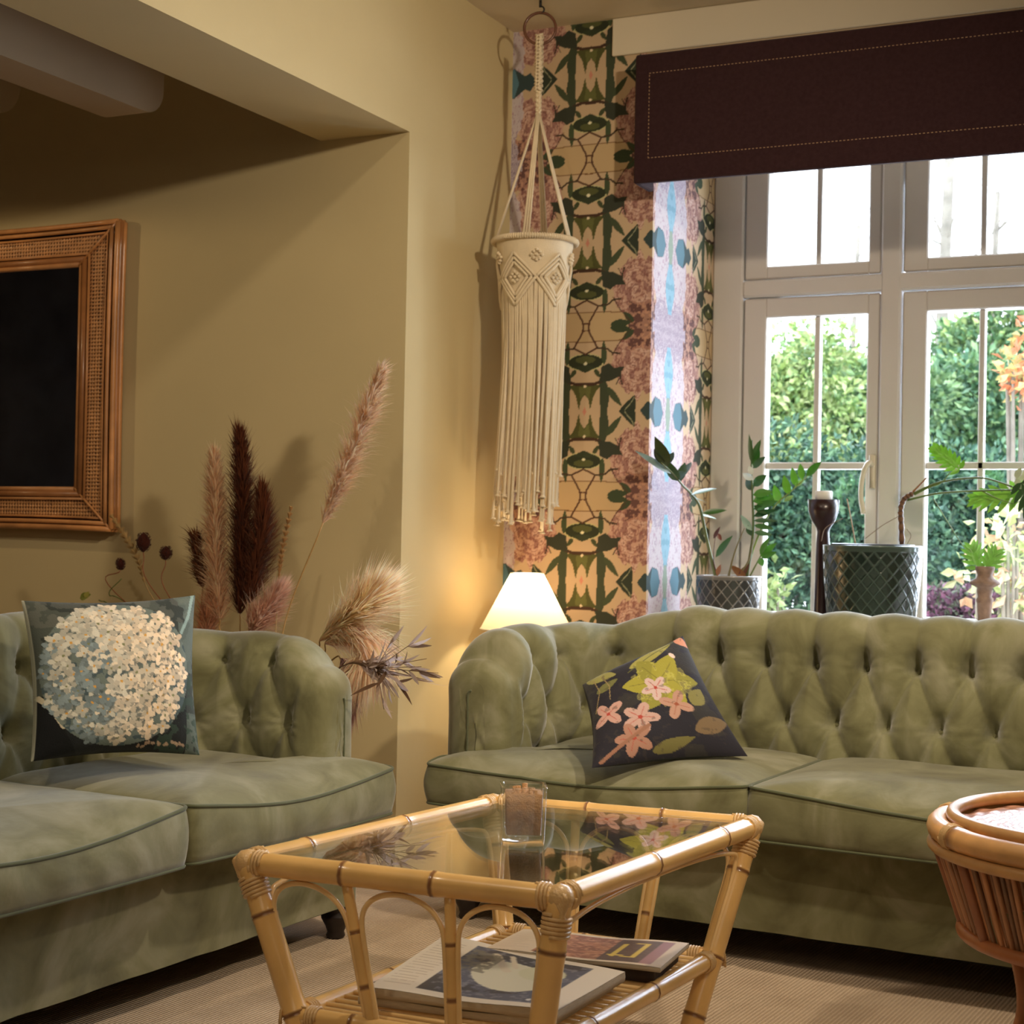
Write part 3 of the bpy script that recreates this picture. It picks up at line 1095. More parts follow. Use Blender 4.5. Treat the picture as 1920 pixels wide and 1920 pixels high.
def pillow(name, label, corners, paint, thick=0.07, n_=190, group='scatter cushions on the green sofas'):
    """corners TL, TR, BR, BL as world points; front toward the camera side"""
    TL, TR, BR, BL = [np.asarray(c) for c in corners]
    u = np.linspace(0, 1, n_)
    U, V_ = np.meshgrid(u, u, indexing='ij')      # U left-right, V top-down
    # edges pulled in between corners
    pin = 0.035
    Ue = U + (0.5 - U) * 2 * pin * np.sin(PI * V_) * np.abs(2 * U - 1) ** 3
    Ve = V_ + (0.5 - V_) * 2 * pin * np.sin(PI * U) * np.abs(2 * V_ - 1) ** 3
    base = (TL[None, None] * ((1 - Ue) * (1 - Ve))[..., None] + TR * (Ue * (1 - Ve))[..., None] + BR * (Ue * Ve)[..., None] + BL * ((1 - Ue) * Ve)[..., None])
    nrm = np.cross(BL - TL, TR - TL)
    nrm /= np.linalg.norm(nrm)
    hgt = thick * (np.clip(1 - np.abs(2 * U - 1) ** 2.6, 0, 1) * np.clip(1 - np.abs(2 * V_ - 1) ** 2.6, 0, 1)) ** 0.55
    hgt = hgt + 0.006 * (fbm(U * 5, V_ * 5, 4) - 0.5) * np.sqrt(np.clip(hgt / thick, 0, 1))
    if nrm @ (CAM - TL) < 0:
        nrm = -nrm
    cols = paint(U, V_)
    F = base + nrm * hgt[..., None]
    B = base - nrm * hgt[..., None] * 0.8
    mb = MB()
    mb.add(F.reshape(-1, 3), gridf(n_, n_), cols.reshape(-1, 3))
    mb.add(B.reshape(-1, 3), gridf(n_, n_)[:, ::-1], (40, 44, 48))
    o = mb.build(name, M['cloth'], None)
    tag(o, label, 'cushion', group)
    return o


def paint_hydrangea(U, V_):
    P = Paint(U, V_, (52, 58, 54))
    n1, n2 = fbm(U * 7, V_ * 7, 2, 4), fbm(U * 22, V_ * 22, 7, 3)
    P.put(n1 > 0.52, (86, 92, 84), 0.7)
    P.put((V_ < 0.2) & (n2 > 0.5), (112, 112, 104), 0.45)
    P.put((U > 0.86) & (n1 > 0.42), (104, 118, 112), 0.6)
    P.put((V_ > 0.62) & (U < 0.9), (24, 26, 28), 0.85)
    P.put((V_ > 0.5) & (U > 0.7) & (n2 > 0.55), (52, 70, 60), 0.8)
    P.line([(0.98, 0.0), (0.94, 0.15), (0.88, 0.26)], 0.022, (150, 176, 172), 0.8)
    # stem and a folded dark leaf at lower left
    P.poly([(0.0, 0.60), (0.10, 0.72), (0.25, 1.0), (0.0, 1.0)], (18, 20, 22))
    P.line([(0.02, 0.63), (0.10, 0.72), (0.16, 0.82)], 0.03, (196, 186, 160))
    r = random.Random(3)
    cx, cy, R_ = 0.475, 0.50, 0.425
    blob = ((U - cx) / (R_ + 0.02)) ** 2 + ((V_ - cy) / (R_ + 0.035)) ** 2 < 1
    P.put(blob, (110, 122, 116), 0.9)
    P.put(blob & (n2 > 0.55), (66, 82, 88), 0.9)
    fl = []
    for k in range(300):
        t, q = r.random() * 2 * PI, math.sqrt(r.random())
        fl.append((cx + R_ * q * math.cos(t), cy + (R_ + 0.015) * q * math.sin(t)))
    fl.sort(key=lambda p: math.hypot(p[0] - cx, p[1] - cy), reverse=True)
    full = P.C
    nU = U.shape[0]
    for k, (fx, fy) in enumerate(fl):
        s_ = r.uniform(0.032, 0.046)
        i0, i1 = max(0, int((fx - 0.07) * nU)), min(nU, int((fx + 0.07) * nU))
        j0, j1 = max(0, int((fy - 0.07) * nU)), min(nU, int((fy + 0.07) * nU))
        if i1 - i0 < 2 or j1 - j0 < 2:
            continue
        sub = Paint(U[i0:i1, j0:j1], V_[i0:i1, j0:j1], (0, 0, 0))
        sub.C = full[i0:i1, j0:j1]
        warm = min(1, max(0, (fx - 0.25) * 1.6 + r.uniform(-0.3, 0.3)))
        c1 = np.array((206, 204, 190)) * (1 - warm) + np.array((246, 222, 192)) * warm
        if fx < 0.42 and fy > 0.3 and r.random() < 0.45:
            c1 = np.array((136, 152, 156))
        a0 = r.random() * PI
        m = 4 if r.random() < 0.6 else 5
        sub.ell(fx + 0.006, fy + 0.008, s_ * 0.95, s_ * 0.95, 0, (84, 92, 92), 0.5)
        for j in range(m):
            t = a0 + j * 2 * PI / m
            sub.ell(fx + s_ * 0.62 * math.cos(t), fy + s_ * 0.62 * math.sin(t), s_ * 0.62, s_ * 0.40, t, c1 * r.uniform(0.80, 1.03))
        sub.ell(fx, fy, s_ * 0.2, s_ * 0.2, 0, (206, 156, 74) if r.random() < 0.6 else (124, 128, 92))
        full[i0:i1, j0:j1] = sub.C
    P.C = full
    for k in range(14):
        P.ell(0.60 + 0.022 * k + r.uniform(-0.01, 0.01), 0.955 + r.uniform(-0.02, 0.015), 0.013, 0.009, r.random() * 3, (190, 160, 134), 0.8)
    P.put((U < 0.012), (190, 190, 170), 0.8)
    return P.C


cA = [P3(40, 1126, 3.46), P3(366, 1116, 3.68), P3(374, 1416, 3.58), P3(58, 1428, 3.36)]
pillow('cushion', 'square cushion printed with a big cream hydrangea head on dark cloth', cA, paint_hydrangea, 0.06)


def paint_dark(U, V_):
    P = Paint(U, V_, (40, 38, 46))
    n1, n2 = fbm(U * 6, V_ * 6, 12, 4), fbm(U * 26, V_ * 26, 17, 3)
    P.put(n1 > 0.6, (58, 56, 50), 0.6)

    def blossom(cx, cy, s_, col, m=5, a0=0.3, ce=(170, 70, 60)):
        for j in range(m):
            t = a0 + j * 2 * PI / m
            P.ell(cx + s_ * 0.6 * math.cos(t), cy + s_ * 0.6 * math.sin(t), s_ * 0.55, s_ * 0.34, t, col)
        for j in range(m):
            t = a0 + j * 2 * PI / m
            P.line([(cx, cy), (cx + s_ * 0.8 * math.cos(t), cy + s_ * 0.8 * math.sin(t))], 0.006, ce, 0.6)
        P.ell(cx, cy, s_ * 0.14, s_ * 0.14, 0, ce)
    # yellow-green leaves along the top edge
    P.leafshape(0.04, 0.02, 0.30, 0.20, 0.14, (150, 146, 84))
    P.leafshape(0.42, 0.20, 0.86, 0.04, 0.13, (158, 152, 78))
    P.line([(0.40, 0.24), (0.64, 0.12), (0.9, 0.03)], 0.012, (96, 96, 56))
    P.leafshape(0.90, 0.0, 0.99, 0.12, 0.09, (206, 142, 116))
    P.leafshape(0.10, 0.30, 0.30, 0.26, 0.10, (112, 112, 66))
    # star flower, yellow-green, with a pink blossom over it
    sc = [(0.61, 0.42)]
    for cx, cy in sc:
        for j in range(6):
            t = 0.15 + j * 2 * PI / 6
            P.leafshape(cx - 0.04 * math.cos(t), cy - 0.04 * math.sin(t), cx + 0.30 * math.cos(t), cy + 0.30 * math.sin(t), 0.20, (156, 150, 60) if j % 2 else (140, 136, 58))
        for j in range(6):
            t = 0.15 + j * 2 * PI / 6
            P.line([(cx, cy), (cx + 0.24 * math.cos(t), cy + 0.2 * math.sin(t))], 0.008, (118, 112, 50), 0.8)
        P.put((np.hypot(U - cx, V_ - cy) < 0.24) & (n2 > 0.62), (196, 190, 100), 0.5)
    blossom(0.56, 0.47, 0.10, (202, 176, 170), 5, 0.5)
    blossom(0.66, 0.64, 0.11, (180, 140, 122), 4, 0.5, (150, 84, 62))
    blossom(0.16, 0.58, 0.12, (190, 150, 138), 4, 1.0)
    blossom(0.38, 0.70, 0.12, (190, 156, 146), 5, 0.2)
    blossom(0.30, 0.86, 0.115, (166, 124, 106), 5, 0.7)
    P.line([(0.06, 0.98), (0.2, 0.9), (0.42, 0.78)], 0.028, (150, 108, 88))
    P.leafshape(0.72, 0.86, 0.99, 0.76, 0.12, (118, 98, 72))
    P.leafshape(0.78, 0.66, 0.90, 0.52, 0.12, (128, 122, 70))
    P.line([(0.1, 0.1), (0.13, 0.3), (0.06, 0.5)], 0.008, (150, 130, 90))
    P.line([(0.18, 0.12), (0.22, 0.3), (0.2, 0.44)], 0.008, (150, 130, 90))
    P.leafshape(0.40, 0.97, 0.70, 0.90, 0.08, (110, 104, 60))
    P.put(n2 > 0.72, (70, 62, 54), 0.35)
    P.ell(0.80, 0.20, 0.035, 0.02, 1.2, (224, 200, 190))
    return P.C


cB = [P3(1092, 1284, 4.06), P3(1280, 1192, 4.16), P3(1402, 1418, 3.96), P3(1110, 1440, 3.80)]
pillow('cushion', 'dark floral cushion with yellow star flower and pink blossoms slumped in the sofa corner', cB, paint_dark, 0.055, 170)

# ------------------------------------------------------------------ bamboo coffee table
CANE, CANEL, NODE = (236, 190, 118), (240, 200, 136), (140, 96, 58)
Tn = np.array([at(1050, 1660, 2, .45)[:2], at(1410, 1530, 2, .45)[:2], at(925, 1490, 2, .45)[:2], at(465, 1595, 2, .45)[:2]])   # near, right, far, left
Ts = np.array([at(1010, 1965, 2, .20)[:2], at(1335, 1785, 2, .20)[:2], at(945, 1735, 2, .20)[:2], at(555, 1890, 2, .20)[:2]])
cen = Tn.mean(0)
ct = empty('coffee_table', 'low bamboo coffee table with smoked glass top and arched sides', 'table', (cen[0], cen[1], 0))
off = np.array([cen[0], cen[1], 0])


def cane(mb, a, b_, r, nodes=(0.3, 0.75), bend=0.0, col=CANE, seg=12):
    a, b_ = np.asarray(a, float), np.asarray(b_, float)
    L_ = np.linalg.norm(b_ - a)
    ts = sorted(set(list(np.linspace(0, 1, max(3, int(L_ / 0.02)))) + [t + d for t in nodes for d in (-0.006 / L_, -0.002 / L_, 0, 0.002 / L_, 0.006 / L_)]))
    P_, R_, C_ = [], [], []
    for t in ts:
        p = a + (b_ - a) * t + np.array([0, 0, bend * math.sin(PI * t)])
        nd = min([abs(t - q) * L_ for q in nodes] + [9])
        P_.append(p)
        R_.append(r * (1 + 0.10 * math.exp(-(nd / 0.006) ** 2)) * (1 - (0.10 if nd < 0.0006 else 0)))
        C_.append(NODE if nd < 0.0022 else tuple(np.array(col) * (0.93 + 0.10 * vnoise(np.array([t * 7.0]), np.array([r * 500]), 3)[0])))
    tube(mb, P_, R_, seg, C_)


def wrap(mb, p, d, r, turns=6, w=0.0028, col=None):
    """loops of split cane bound round a pole at p along d"""
    p, d = np.asarray(p, float), np.asarray(d, float)
    d = d / np.linalg.norm(d)
    ref = np.array([0, 0, 1.0]) if abs(d[2]) < 0.9 else np.array([1.0, 0, 0])
    a = np.cross(d, ref)
    a /= np.linalg.norm(a)
    b_ = np.cross(d, a)
    pts = []
    for k in range(turns * 14 + 1):
        t = k / 14 * 2 * PI
        pts.append(p + d * (k / 14 - turns / 2) * w * 1.9 + r * (math.cos(t) * a + math.sin(t) * b_))
    tube(mb, pts, w, 5)


ZT, ZSF, RP = 0.450, 0.200, 0.0205
tp = [np.array([*q, ZT - RP]) - off for q in Tn]
sp_ = [np.array([*q, ZSF - 0.012]) - off for q in Ts]
names = [0, 1, 2, 3]
for i in range(4):
    j = (i + 1) % 4
    m_ = MB()
    cane(m_, tp[i], tp[j], RP if i != 3 else RP, (0.33, 0.62) if i % 2 else (0.42, 0.80))
    m_.build('top_rail', M['bamboo'], ct)
    m_ = MB()
    cane(m_, sp_[i], sp_[j], 0.0165, (0.25, 0.6))
    m_.build('shelf_rail', M['bamboo'], ct)
for i in range(4):
    d_ = sp_[i] - tp[i]
    ft = tp[i] + d_ * ((ZT - RP) / (ZT - RP - (ZSF - 0.012)))
    ft[2] = 0.0
    m_ = MB()
    cane(m_, tp[i] + np.array([0, 0, 0.004]), ft, 0.0215, (0.2, 0.56, 0.8))
    m_.build('leg', M['bamboo'], ct)
    # crossed bindings over the corner
    m_ = MB()
    j, k = (i + 1) % 4, (i - 1) % 4
    u1, u2 = tp[j] - tp[i], tp[k] - tp[i]
    u1, u2 = u1 / np.linalg.norm(u1), u2 / np.linalg.norm(u2)
    dz = d_ / np.linalg.norm(d_)
    wrap(m_, tp[i] + dz * 0.042, dz, 0.0222, 5, 0.0036)
    wrap(m_, tp[i] + u1 * 0.024, u1, 0.0212, 3, 0.0034)
    wrap(m_, tp[i] + u2 * 0.024, u2, 0.0212, 3, 0.0034)
    out = -(u1 + u2)
    out /= np.linalg.norm(out)
    for q in range(5):       # diagonal laps across the outer corner
        f_ = (q - 2) * 0.0052
        for sgn, ua, ub in ((1, u1, u2), (-1, u2, u1)):
            pts = spline([tp[i] + ua * (0.030 + f_) + np.array([0, 0, 0.020]), tp[i] + ua * (0.012 + f_) + out * 0.018 + np.array([0, 0, 0.010]), tp[i] + out * 0.022 + dz * (0.012 + f_), tp[i] + dz * (0.034 + f_) + out * 0.010 + ub * 0.016], 5)
            tube(m_, pts, 0.0036, 5)
    # solid knuckle under the laps
    sph = [(0.0001, -0.0235), (0.013, -0.020), (0.021, -0.011), (0.0238, 0), (0.021, 0.011), (0.013, 0.020), (0.0001, 0.0235)]
    lathe(m_, sph, 14, tp[i])
    m_.build('corner_binding', M['bind'], ct)
    m_ = MB()
    u1, u2 = sp_[j] - sp_[i], sp_[k] - sp_[i]
    u1, u2 = u1 / np.linalg.norm(u1), u2 / np.linalg.norm(u2)
    wrap(m_, sp_[i] + u1 * 0.034, u1, 0.0180, 4, 0.0030)
    wrap(m_, sp_[i] + u2 * 0.034, u2, 0.0180, 4, 0.0030)
    for q in (-1, 0, 1):
        for ua in (u1, u2):
            tube(m_, spline([sp_[i] + ua * 0.034 + np.array([0, 0, 0.016]), sp_[i] + out * 0.020 + np.array([0, 0, 0.012 + q * 0.005]), sp_[i] + out * 0.021 - ua * 0.008 + np.array([0, 0, -0.014 + q * 0.004])], 5), 0.0022, 5)
    m_.build('shelf_binding', M['bind'], ct)
# inner moulding strip that carries the glass, then the glass
ctr = np.mean(tp, 0)
m_ = MB()
tin = [ctr + (q - ctr) * 0.945 for q in tp]
for i in range(4):
    tube(m_, [tin[i] + np.array([0, 0, 0.0]), tin[(i + 1) % 4] + np.array([0, 0, 0.0])], 0.0065, 8, CANE)
m_.build('glass_ledge', M['bamboo'], ct)
gl = [ctr + (q - ctr) * 0.952 for q in tp]
v = [q + np.array([0, 0, 0.007]) for q in gl] + [q + np.array([0, 0, 0.012]) for q in gl]
MB().add(v, BOXF).build('glass_top', M['tableglass'], ct, smooth=False)
# shelf slats
m_ = MB()
sc = np.mean(sp_, 0)
for k in range(26):
    t = (k + 0.5) / 26
    a, b_ = sp_[0] + (sp_[1] - sp_[0]) * t, sp_[3] + (sp_[2] - sp_[3]) * t
    tube(m_, [a + (b_ - a) * 0.02 + np.array([0, 0, 0.004]), a + (b_ - a) * 0.98 + np.array([0, 0, 0.004])], 0.0052, 6, CANEL)
m_.build('shelf_slats', M['bamboo'], ct)
# uprights and bent-cane arches on each side
for i, nup in ((3, 2), (0, 0), (1, 2), (2, 0)):
    j = (i + 1) % 4
    tops, bots = [tp[i]], [sp_[i]]
    for q in range(1, nup + 1):
        t = q / (nup + 1)
        a, b_ = tp[i] + (tp[j] - tp[i]) * t, sp_[i] + (sp_[j] - sp_[i]) * t
        tops.append(a)
        bots.append(b_)
        m_ = MB()
        cane(m_, a - np.array([0, 0, 0.008]), b_ + (b_ - a) * 0.04, 0.0095, (0.35, 0.7), seg=10)
        m_.build('upright', M['bamboo'], ct)
    tops.append(tp[j])
    bots.append(sp_[j])
    for q in range(nup + 1):
        ta, tb, ba, bb = tops[q], tops[q + 1], bots[q], bots[q + 1]
        ra = 0.023 if q == 0 else 0.013
        rb = 0.023 if q == nup else 0.013
        w_ = np.linalg.norm(tb - ta)
        ax = (tb - ta) / w_
        pts = []
        dn = 0.024

        def lerp(s_, h_):      # s across, h down
            return (ta + (ba - ta) * h_) * (1 - s_) + (tb + (bb - tb) * h_) * s_
        sa, sb = ra / w_, 1 - rb / w_
        for h_ in (0.98, 0.8, 0.6, 0.42):
            pts.append(lerp(sa, h_))
        for k in range(1, 12):
            th = k / 12 * PI
            s_ = sa + (sb - sa) * (0.5 - 0.5 * math.cos(th))
            pts.append(lerp(s_, 0.42 - 0.32 * math.sin(th) ** (0.75 if nup else 0.35)))
        for h_ in (0.42, 0.6, 0.8, 0.98):
            pts.append(lerp(sb, h_))
        m_ = MB()
        tube(m_, spline(pts, 3), 0.0048, 7, CANEL)
        m_.build('arch', M['bamboo'], ct)

# glass tumbler with brown filling
gp = at(980, 1572, 2, 0.449)
tb = empty('glass_tumbler', 'square clear glass tumbler filled with brown sugar sticks on the bamboo table', 'tumbler', (gp[0], gp[1], ZT - RP + 0.0122), math.radians(28))


def sq(w, z, r=0.008, n_=4):
    o_ = []
    for cx, cy, a0 in ((w - r, w - r, 0), (-w + r, w - r, PI / 2), (-w + r, -w + r, PI), (w - r, -w + r, 1.5 * PI)):
        for k in range(n_ + 1):
            t = a0 + k / n_ * PI / 2
            o_.append((cx + r * math.cos(t), cy + r * math.sin(t), z))
    return o_


def loft(mb, rings, cap0=True, cap1=True, c=None):
    n_ = len(rings[0])
    v = np.array(rings).reshape(-1, 3)
    base = mb.n
    i, j = np.meshgrid(np.arange(len(rings) - 1), np.arange(n_), indexing='ij')
    q = np.stack([i * n_ + j, i * n_ + (j + 1) % n_, (i + 1) * n_ + (j + 1) % n_, (i + 1) * n_ + j], -1).reshape(-1, 4)
    mb.add(v, q, c)
    if cap0:
        mb.f.append(np.array([list(range(base, base + n_))[::-1]]))
    if cap1:
        mb.f.append(np.array([list(range(base + (len(rings) - 1) * n_, base + len(rings) * n_))]))
    return mb


HW = 0.041
loft(MB(), [sq(HW * 0.9, 0), sq(HW * 0.93, 0.008), sq(HW, 0.100), sq(HW + 0.001, 0.105), sq(HW - 0.005, 0.105), sq(HW - 0.006, 0.100), sq(HW * 0.93 - 0.006, 0.018), sq(HW * 0.7, 0.016)]).build('tumbler_body', M['tumbler'], tb)
fm = MB()
loft(fm, [sq(HW * 0.93 - 0.0075, 0.019), sq(HW - 0.0075, 0.092)])
for k in range(16):
    a_, b_ = rng.uniform(-0.026, 0.026, 2)
    box(fm, -0.003, 0.003, -0.0045, 0.0045, 0, 0.05, None, rotz(rng.uniform(0, 3)) @ np.array(Matrix.Rotation(rng.uniform(-0.1, 0.1), 3, 'X')), (a_, b_, 0.050 + rng.uniform(-0.006, 0.004)))
fm.build('filling', M['brown'], tb)


# magazines on the lower shelf
def magazine(name, label, corners, z, th, paint, n_=90, curl=0.0, page='pages'):
    A, B, C_, D = [np.array([*c, 0.0]) for c in corners]
    c0 = (A + B + C_ + D) / 4
    u = np.linspace(0, 1, n_)
    U, V_ = np.meshgrid(u, u, indexing='ij')
    Pp = A * ((1 - U) * (1 - V_))[..., None] + B * (U * (1 - V_))[..., None] + C_ * (U * V_)[..., None] + D * ((1 - U) * V_)[..., None]
    Pp = Pp - c0
    zt_ = th + curl * (np.abs(U - 0.5) * 2) ** 2 + 0.0015 * np.sin(U * 9)
    T_ = Pp.copy()
    T_[..., 2] = zt_
    root_ = empty(name, label, 'magazine', (c0[0], c0[1], z), 0, 'magazines on the shelf of the bamboo table')
    mb = MB()
    mb.add(T_.reshape(-1, 3), gridf(n_, n_), paint(U, V_).reshape(-1, 3))
    mb.build('cover', M['print'], root_)
    mb = MB()
    ring = [(i, 0) for i in range(n_)] + [(n_ - 1, j) for j in range(1, n_)] + [(i, n_ - 1) for i in range(n_ - 2, -1, -1)] + [(0, j) for j in range(n_ - 2, 0, -1)]
    topr = np.array([T_[i, j] for i, j in ring]) - np.array([0, 0, 0.0006])
    botr = topr.copy()
    botr[:, 2] = 0
    mid = (topr + botr) / 2
    mid[:, :2] *= 1.004
    loft(mb, [botr, mid, topr], True, False)
    mb.build('page_block', M[page], root_)
    return root_


def paint_mag1(U, V_):
    P = Paint(U, V_, (240, 226, 204))
    n1, n2 = fbm(U * 8, V_ * 8, 31, 4), fbm(U * 34, V_ * 34, 37, 3)
    pic = (U > 0.22) & (U < 0.86) & (V_ > 0.08) & (V_ < 0.93)
    P.put(pic, (92, 96, 112))
    P.put(pic & (n1 > 0.52), (60, 60, 66), 0.8)
    P.put(pic & (n2 > 0.6), (146, 146, 154), 0.7)
    P.ell(0.56, 0.52, 0.20, 0.28, 0.5, (222, 216, 190))
    P.ell(0.68, 0.66, 0.12, 0.14, 0.2, (214, 210, 176))
    P.line([(0.36, 0.85), (0.50, 0.62)], 0.05, (220, 206, 180))
    P.line([(0.44, 0.88), (0.52, 0.70)], 0.03, (220, 206, 180))
    P.put((U > 0.24) & (U < 0.42) & (V_ > 0.5) & (V_ < 0.86) & (n2 > 0.42), (128, 124, 108), 0.8)
    r = random.Random(5)
    for k in range(18):
        y = 0.12 + k * 0.045
        x = 0.03
        while x < 0.17:
            w_ = r.uniform(0.008, 0.02)
            P.line([(x, y), (x + w_, y)], 0.008, (186, 164, 136), 0.8)
            x += w_ + 0.008
    for k in range(6):
        P.line([(0.30 + k * 0.018, 0.96), (0.30 + k * 0.018, 0.985)], 0.006, (120, 110, 110))
    P.ell(0.80, 0.14, 0.012, 0.022, 0, (236, 232, 226))
    P.line([(0.83, 0.12), (0.83, 0.16)], 0.008, (236, 232, 226))
    return P.C


def paint_mag2(U, V_):
    P = Paint(U, V_, (226, 204, 176))
    n1, n2 = fbm(U * 9, V_ * 9, 41, 4), fbm(U * 40, V_ * 40, 47, 3)
    pic = (U > 0.25) & (U < 0.93) & (V_ > 0.07) & (V_ < 0.93)
    P.put(pic, (188, 126, 94))
    P.put(pic & (n1 > 0.5), (146, 92, 72), 0.8)
    P.put(pic & (n2 > 0.58), (214, 160, 126), 0.8)
    P.put(pic & (U > 0.62), (92, 78, 74), 0.85)
    P.put(pic & (U > 0.86), (176, 128, 128), 0.9)
    yl = (226, 196, 96)
    P.line([(0.68, 0.25), (0.68, 0.75)], 0.03, yl)
    P.line([(0.66, 0.30), (0.72, 0.30)], 0.04, yl)
    P.line([(0.74, 0.25), (0.80, 0.25), (0.80, 0.80), (0.74, 0.80)], 0.03, yl)
    P.put((U > 0.27) & (U < 0.36) & (V_ < 0.4) & (n2 > 0.4), (64, 52, 50), 0.8)
    r = random.Random(8)
    for k in range(14):
        y = 0.14 + k * 0.055
        P.line([(0.03, y), (0.03 + r.uniform(0.08, 0.18), y)], 0.010, (190, 168, 144), 0.8)
    return P.C


ZM = ZSF + 0.0
m1 = [at(x, y, 2, 0.232)[:2] for x, y in ((690, 1850), (1045, 1895), (1172, 1822), (835, 1752))]
m1b = [at(x, y, 2, 0.214)[:2] for x, y in ((672, 1866), (1030, 1912), (1150, 1840), (815, 1770))]
magazine('magazine', 'closed grey-edged magazine lowest in the near pile under the open one', m1b, ZM - 0.001, 0.013, lambda U, V_: Paint(U, V_, (170, 160, 146)).C, 16)
magazine('magazine', 'large open magazine with a grey printed page on the near side of the shelf', m1, ZM + 0.0145, 0.015, paint_mag1, 120, 0.002)
m2 = [at(x, y, 2, 0.240)[:2] for x, y in ((912, 1768), (1238, 1806), (1292, 1760), (982, 1733))]
m2b = [at(x, y, 2, 0.22)[:2] for x, y in ((950, 1786), (1225, 1822), (1272, 1782), (1000, 1752))]
magazine('magazine', 'dark closed magazine under the thin brown one', m2b, ZM - 0.001, 0.022, lambda U, V_: Paint(U, V_, (58, 48, 44)).C, 16, page='darkpages')
magazine('magazine', 'thin magazine with a brown cover and yellow lettering behind the grey one', m2, ZM + 0.023, 0.008, paint_mag2, 100)
m3 = [at(x, y, 2, 0.236)[:2] for x, y in ((700, 1812), (728, 1818), (905, 1742), (880, 1738))]
magazine('magazine', 'pale folded paper edge sticking out beside the open magazine', m3, ZM - 0.001, 0.010, lambda U, V_: Paint(U, V_, (226, 206, 178)).C, 12)

# ------------------------------------------------------------------ round rattan stool at the right
bc = at(2100, 1545, 2, 0.50)
st_ = empty('rattan_stool', 'round barrel-shaped rattan side table with rimmed tray top', 'side table', (bc[0], bc[1], 0))
RC1, RC2 = (206, 156, 98), (156, 106, 66)


def ring(mb, R_, z, r, col=RC1, seg=96, ph=0.0, nodes=()):
    pts, cols, rr = [], [], []
    for k in range(seg):
        t = k / seg * 2 * PI + ph
        pts.append((R_ * math.cos(t), R_ * math.sin(t), z))
        nd = min([abs((k - q + seg / 2) % seg - seg / 2) for q in nodes] + [99])
        cols.append(NODE if nd < 0.6 else tuple(np.array(col) * (0.9 + 0.2 * vnoise(np.array([k * 0.17]), np.array([z * 90]), 2)[0])))
        rr.append(r * (1.05 if nd < 1.2 else 1))
    tube(mb, pts, rr, 12, cols, closed=True)


m_ = MB()
ring(m_, 0.292, 0.502, 0.0125)
m_.build('inner_rim', M['rattan'], st_)
m_ = MB()
ring(m_, 0.318, 0.478, 0.0215, nodes=(10, 42, 58, 80))
m_.build('outer_rim', M['rattan'], st_)
m_ = MB()
ring(m_, 0.328, 0.448, 0.0105)
m_.build('lower_rim', M['rattan'], st_)
# woven tray: concentric splints with radial lift
nr, na = 46, 220
g = np.zeros((nr, na, 3))
cc = np.zeros((nr, na, 3))
for i in range(nr):
    R_ = 0.285 * (i + 0.02) / (nr - 1)
    for j in range(na):
        t = j / na * 2 * PI
        sect = int(j / na * 40)
        ph = (i // 2 + sect) % 2
        g[i, j] = (R_ * math.cos(t), R_ * math.sin(t), 0.486 + 0.0022 * (1 if ph else -1) * abs(math.sin(j / na * 40 * PI)))
        cc[i, j] = np.array((190, 142, 118)) * (1.0 + 0.12 * (1 if ph else -1)) * (0.9 + 0.2 * ((i * 7 + sect * 3) % 5) / 5)
f_ = np.stack(np.meshgrid(np.arange(nr - 1), np.arange(na), indexing='ij'), -1).reshape(-1, 2)
q = np.stack([f_[:, 0] * na + f_[:, 1], f_[:, 0] * na + (f_[:, 1] + 1) % na, (f_[:, 0] + 1) * na + (f_[:, 1] + 1) % na, (f_[:, 0] + 1) * na + f_[:, 1]], 1)
MB().add(g.reshape(-1, 3), q, cc.reshape(-1, 3)).build('woven_top', M['rattan'], st_)
# barrel wall of split canes


def rad(z):
    return 0.262 + 0.052 * ((z - 0.29) / 0.15)


m_ = MB()
nsp = 150
for k in range(nsp):
    t = k / nsp * 2 * PI
    jit = 0.003 * math.sin(k * 2.7)
    pts = [((rad(z) + jit) * math.cos(t), (rad(z) + jit) * math.sin(t), z) for z in (0.455, 0.40, 0.35, 0.29)]
    c_ = np.array(RC2) * (0.75 + 0.5 * ((k * 37) % 11) / 11)
    tube(m_, pts, 0.0048, 5, tuple(c_), cap=False)
m_.build('barrel_wall', M['rattan'], st_)
m_ = MB()
ring(m_, 0.272, 0.292, 0.0125, (176, 108, 62))
m_.build('base_ring', M['rattan'], st_)
for k in range(12):
    t = k / 12 * 2 * PI + 0.18
    m_ = MB()
    tube(m_, spline([((rad(z) + 0.006) * math.cos(t), (rad(z) + 0.006) * math.sin(t), z) for z in (0.45, 0.37, 0.29)], 4), 0.0095, 8, (150, 94, 60))
    m_.build('stave', M['rattan'], st_)
for k in range(4):
    t = k / 4 * 2 * PI + math.radians(62)
    m_ = MB()
    tube(m_, spline([(R_ * math.cos(t), R_ * math.sin(t), z) for R_, z in ((0.262, 0.29), (0.21, 0.20), (0.20, 0.10), (0.25, 0.0))], 5), 0.014, 8, (176, 112, 66))
    m_.build('leg', M['rattan'], st_)
for k in range(8):
    t = k / 8 * 2 * PI - ZH
    m_ = MB()
    wrap(m_, (0.318 * math.cos(t), 0.318 * math.sin(t), 0.478), (-math.sin(t), math.cos(t), 0), 0.0225, 5, 0.0026)
    m_.build('rim_binding', M['bind'], st_)

# ------------------------------------------------------------------ macrame hanger
YM = 4.70
hk = at(1013, 30, 1, YM)
mxx = hk[0]
mc_ = empty('macrame_hanger', 'cream knotted cotton hanging planter with long fringe in the corner', 'wall hanging', (mxx, YM, ZC))
mc_.scale = (K, K, K)  # hanger enlarged with the room, same factor as the scaling about the camera


def hz_(px, py):          # height below the ceiling hook, in the hanger's own units
    return (at(px, py, 1, YM)[2] - ZC) / K


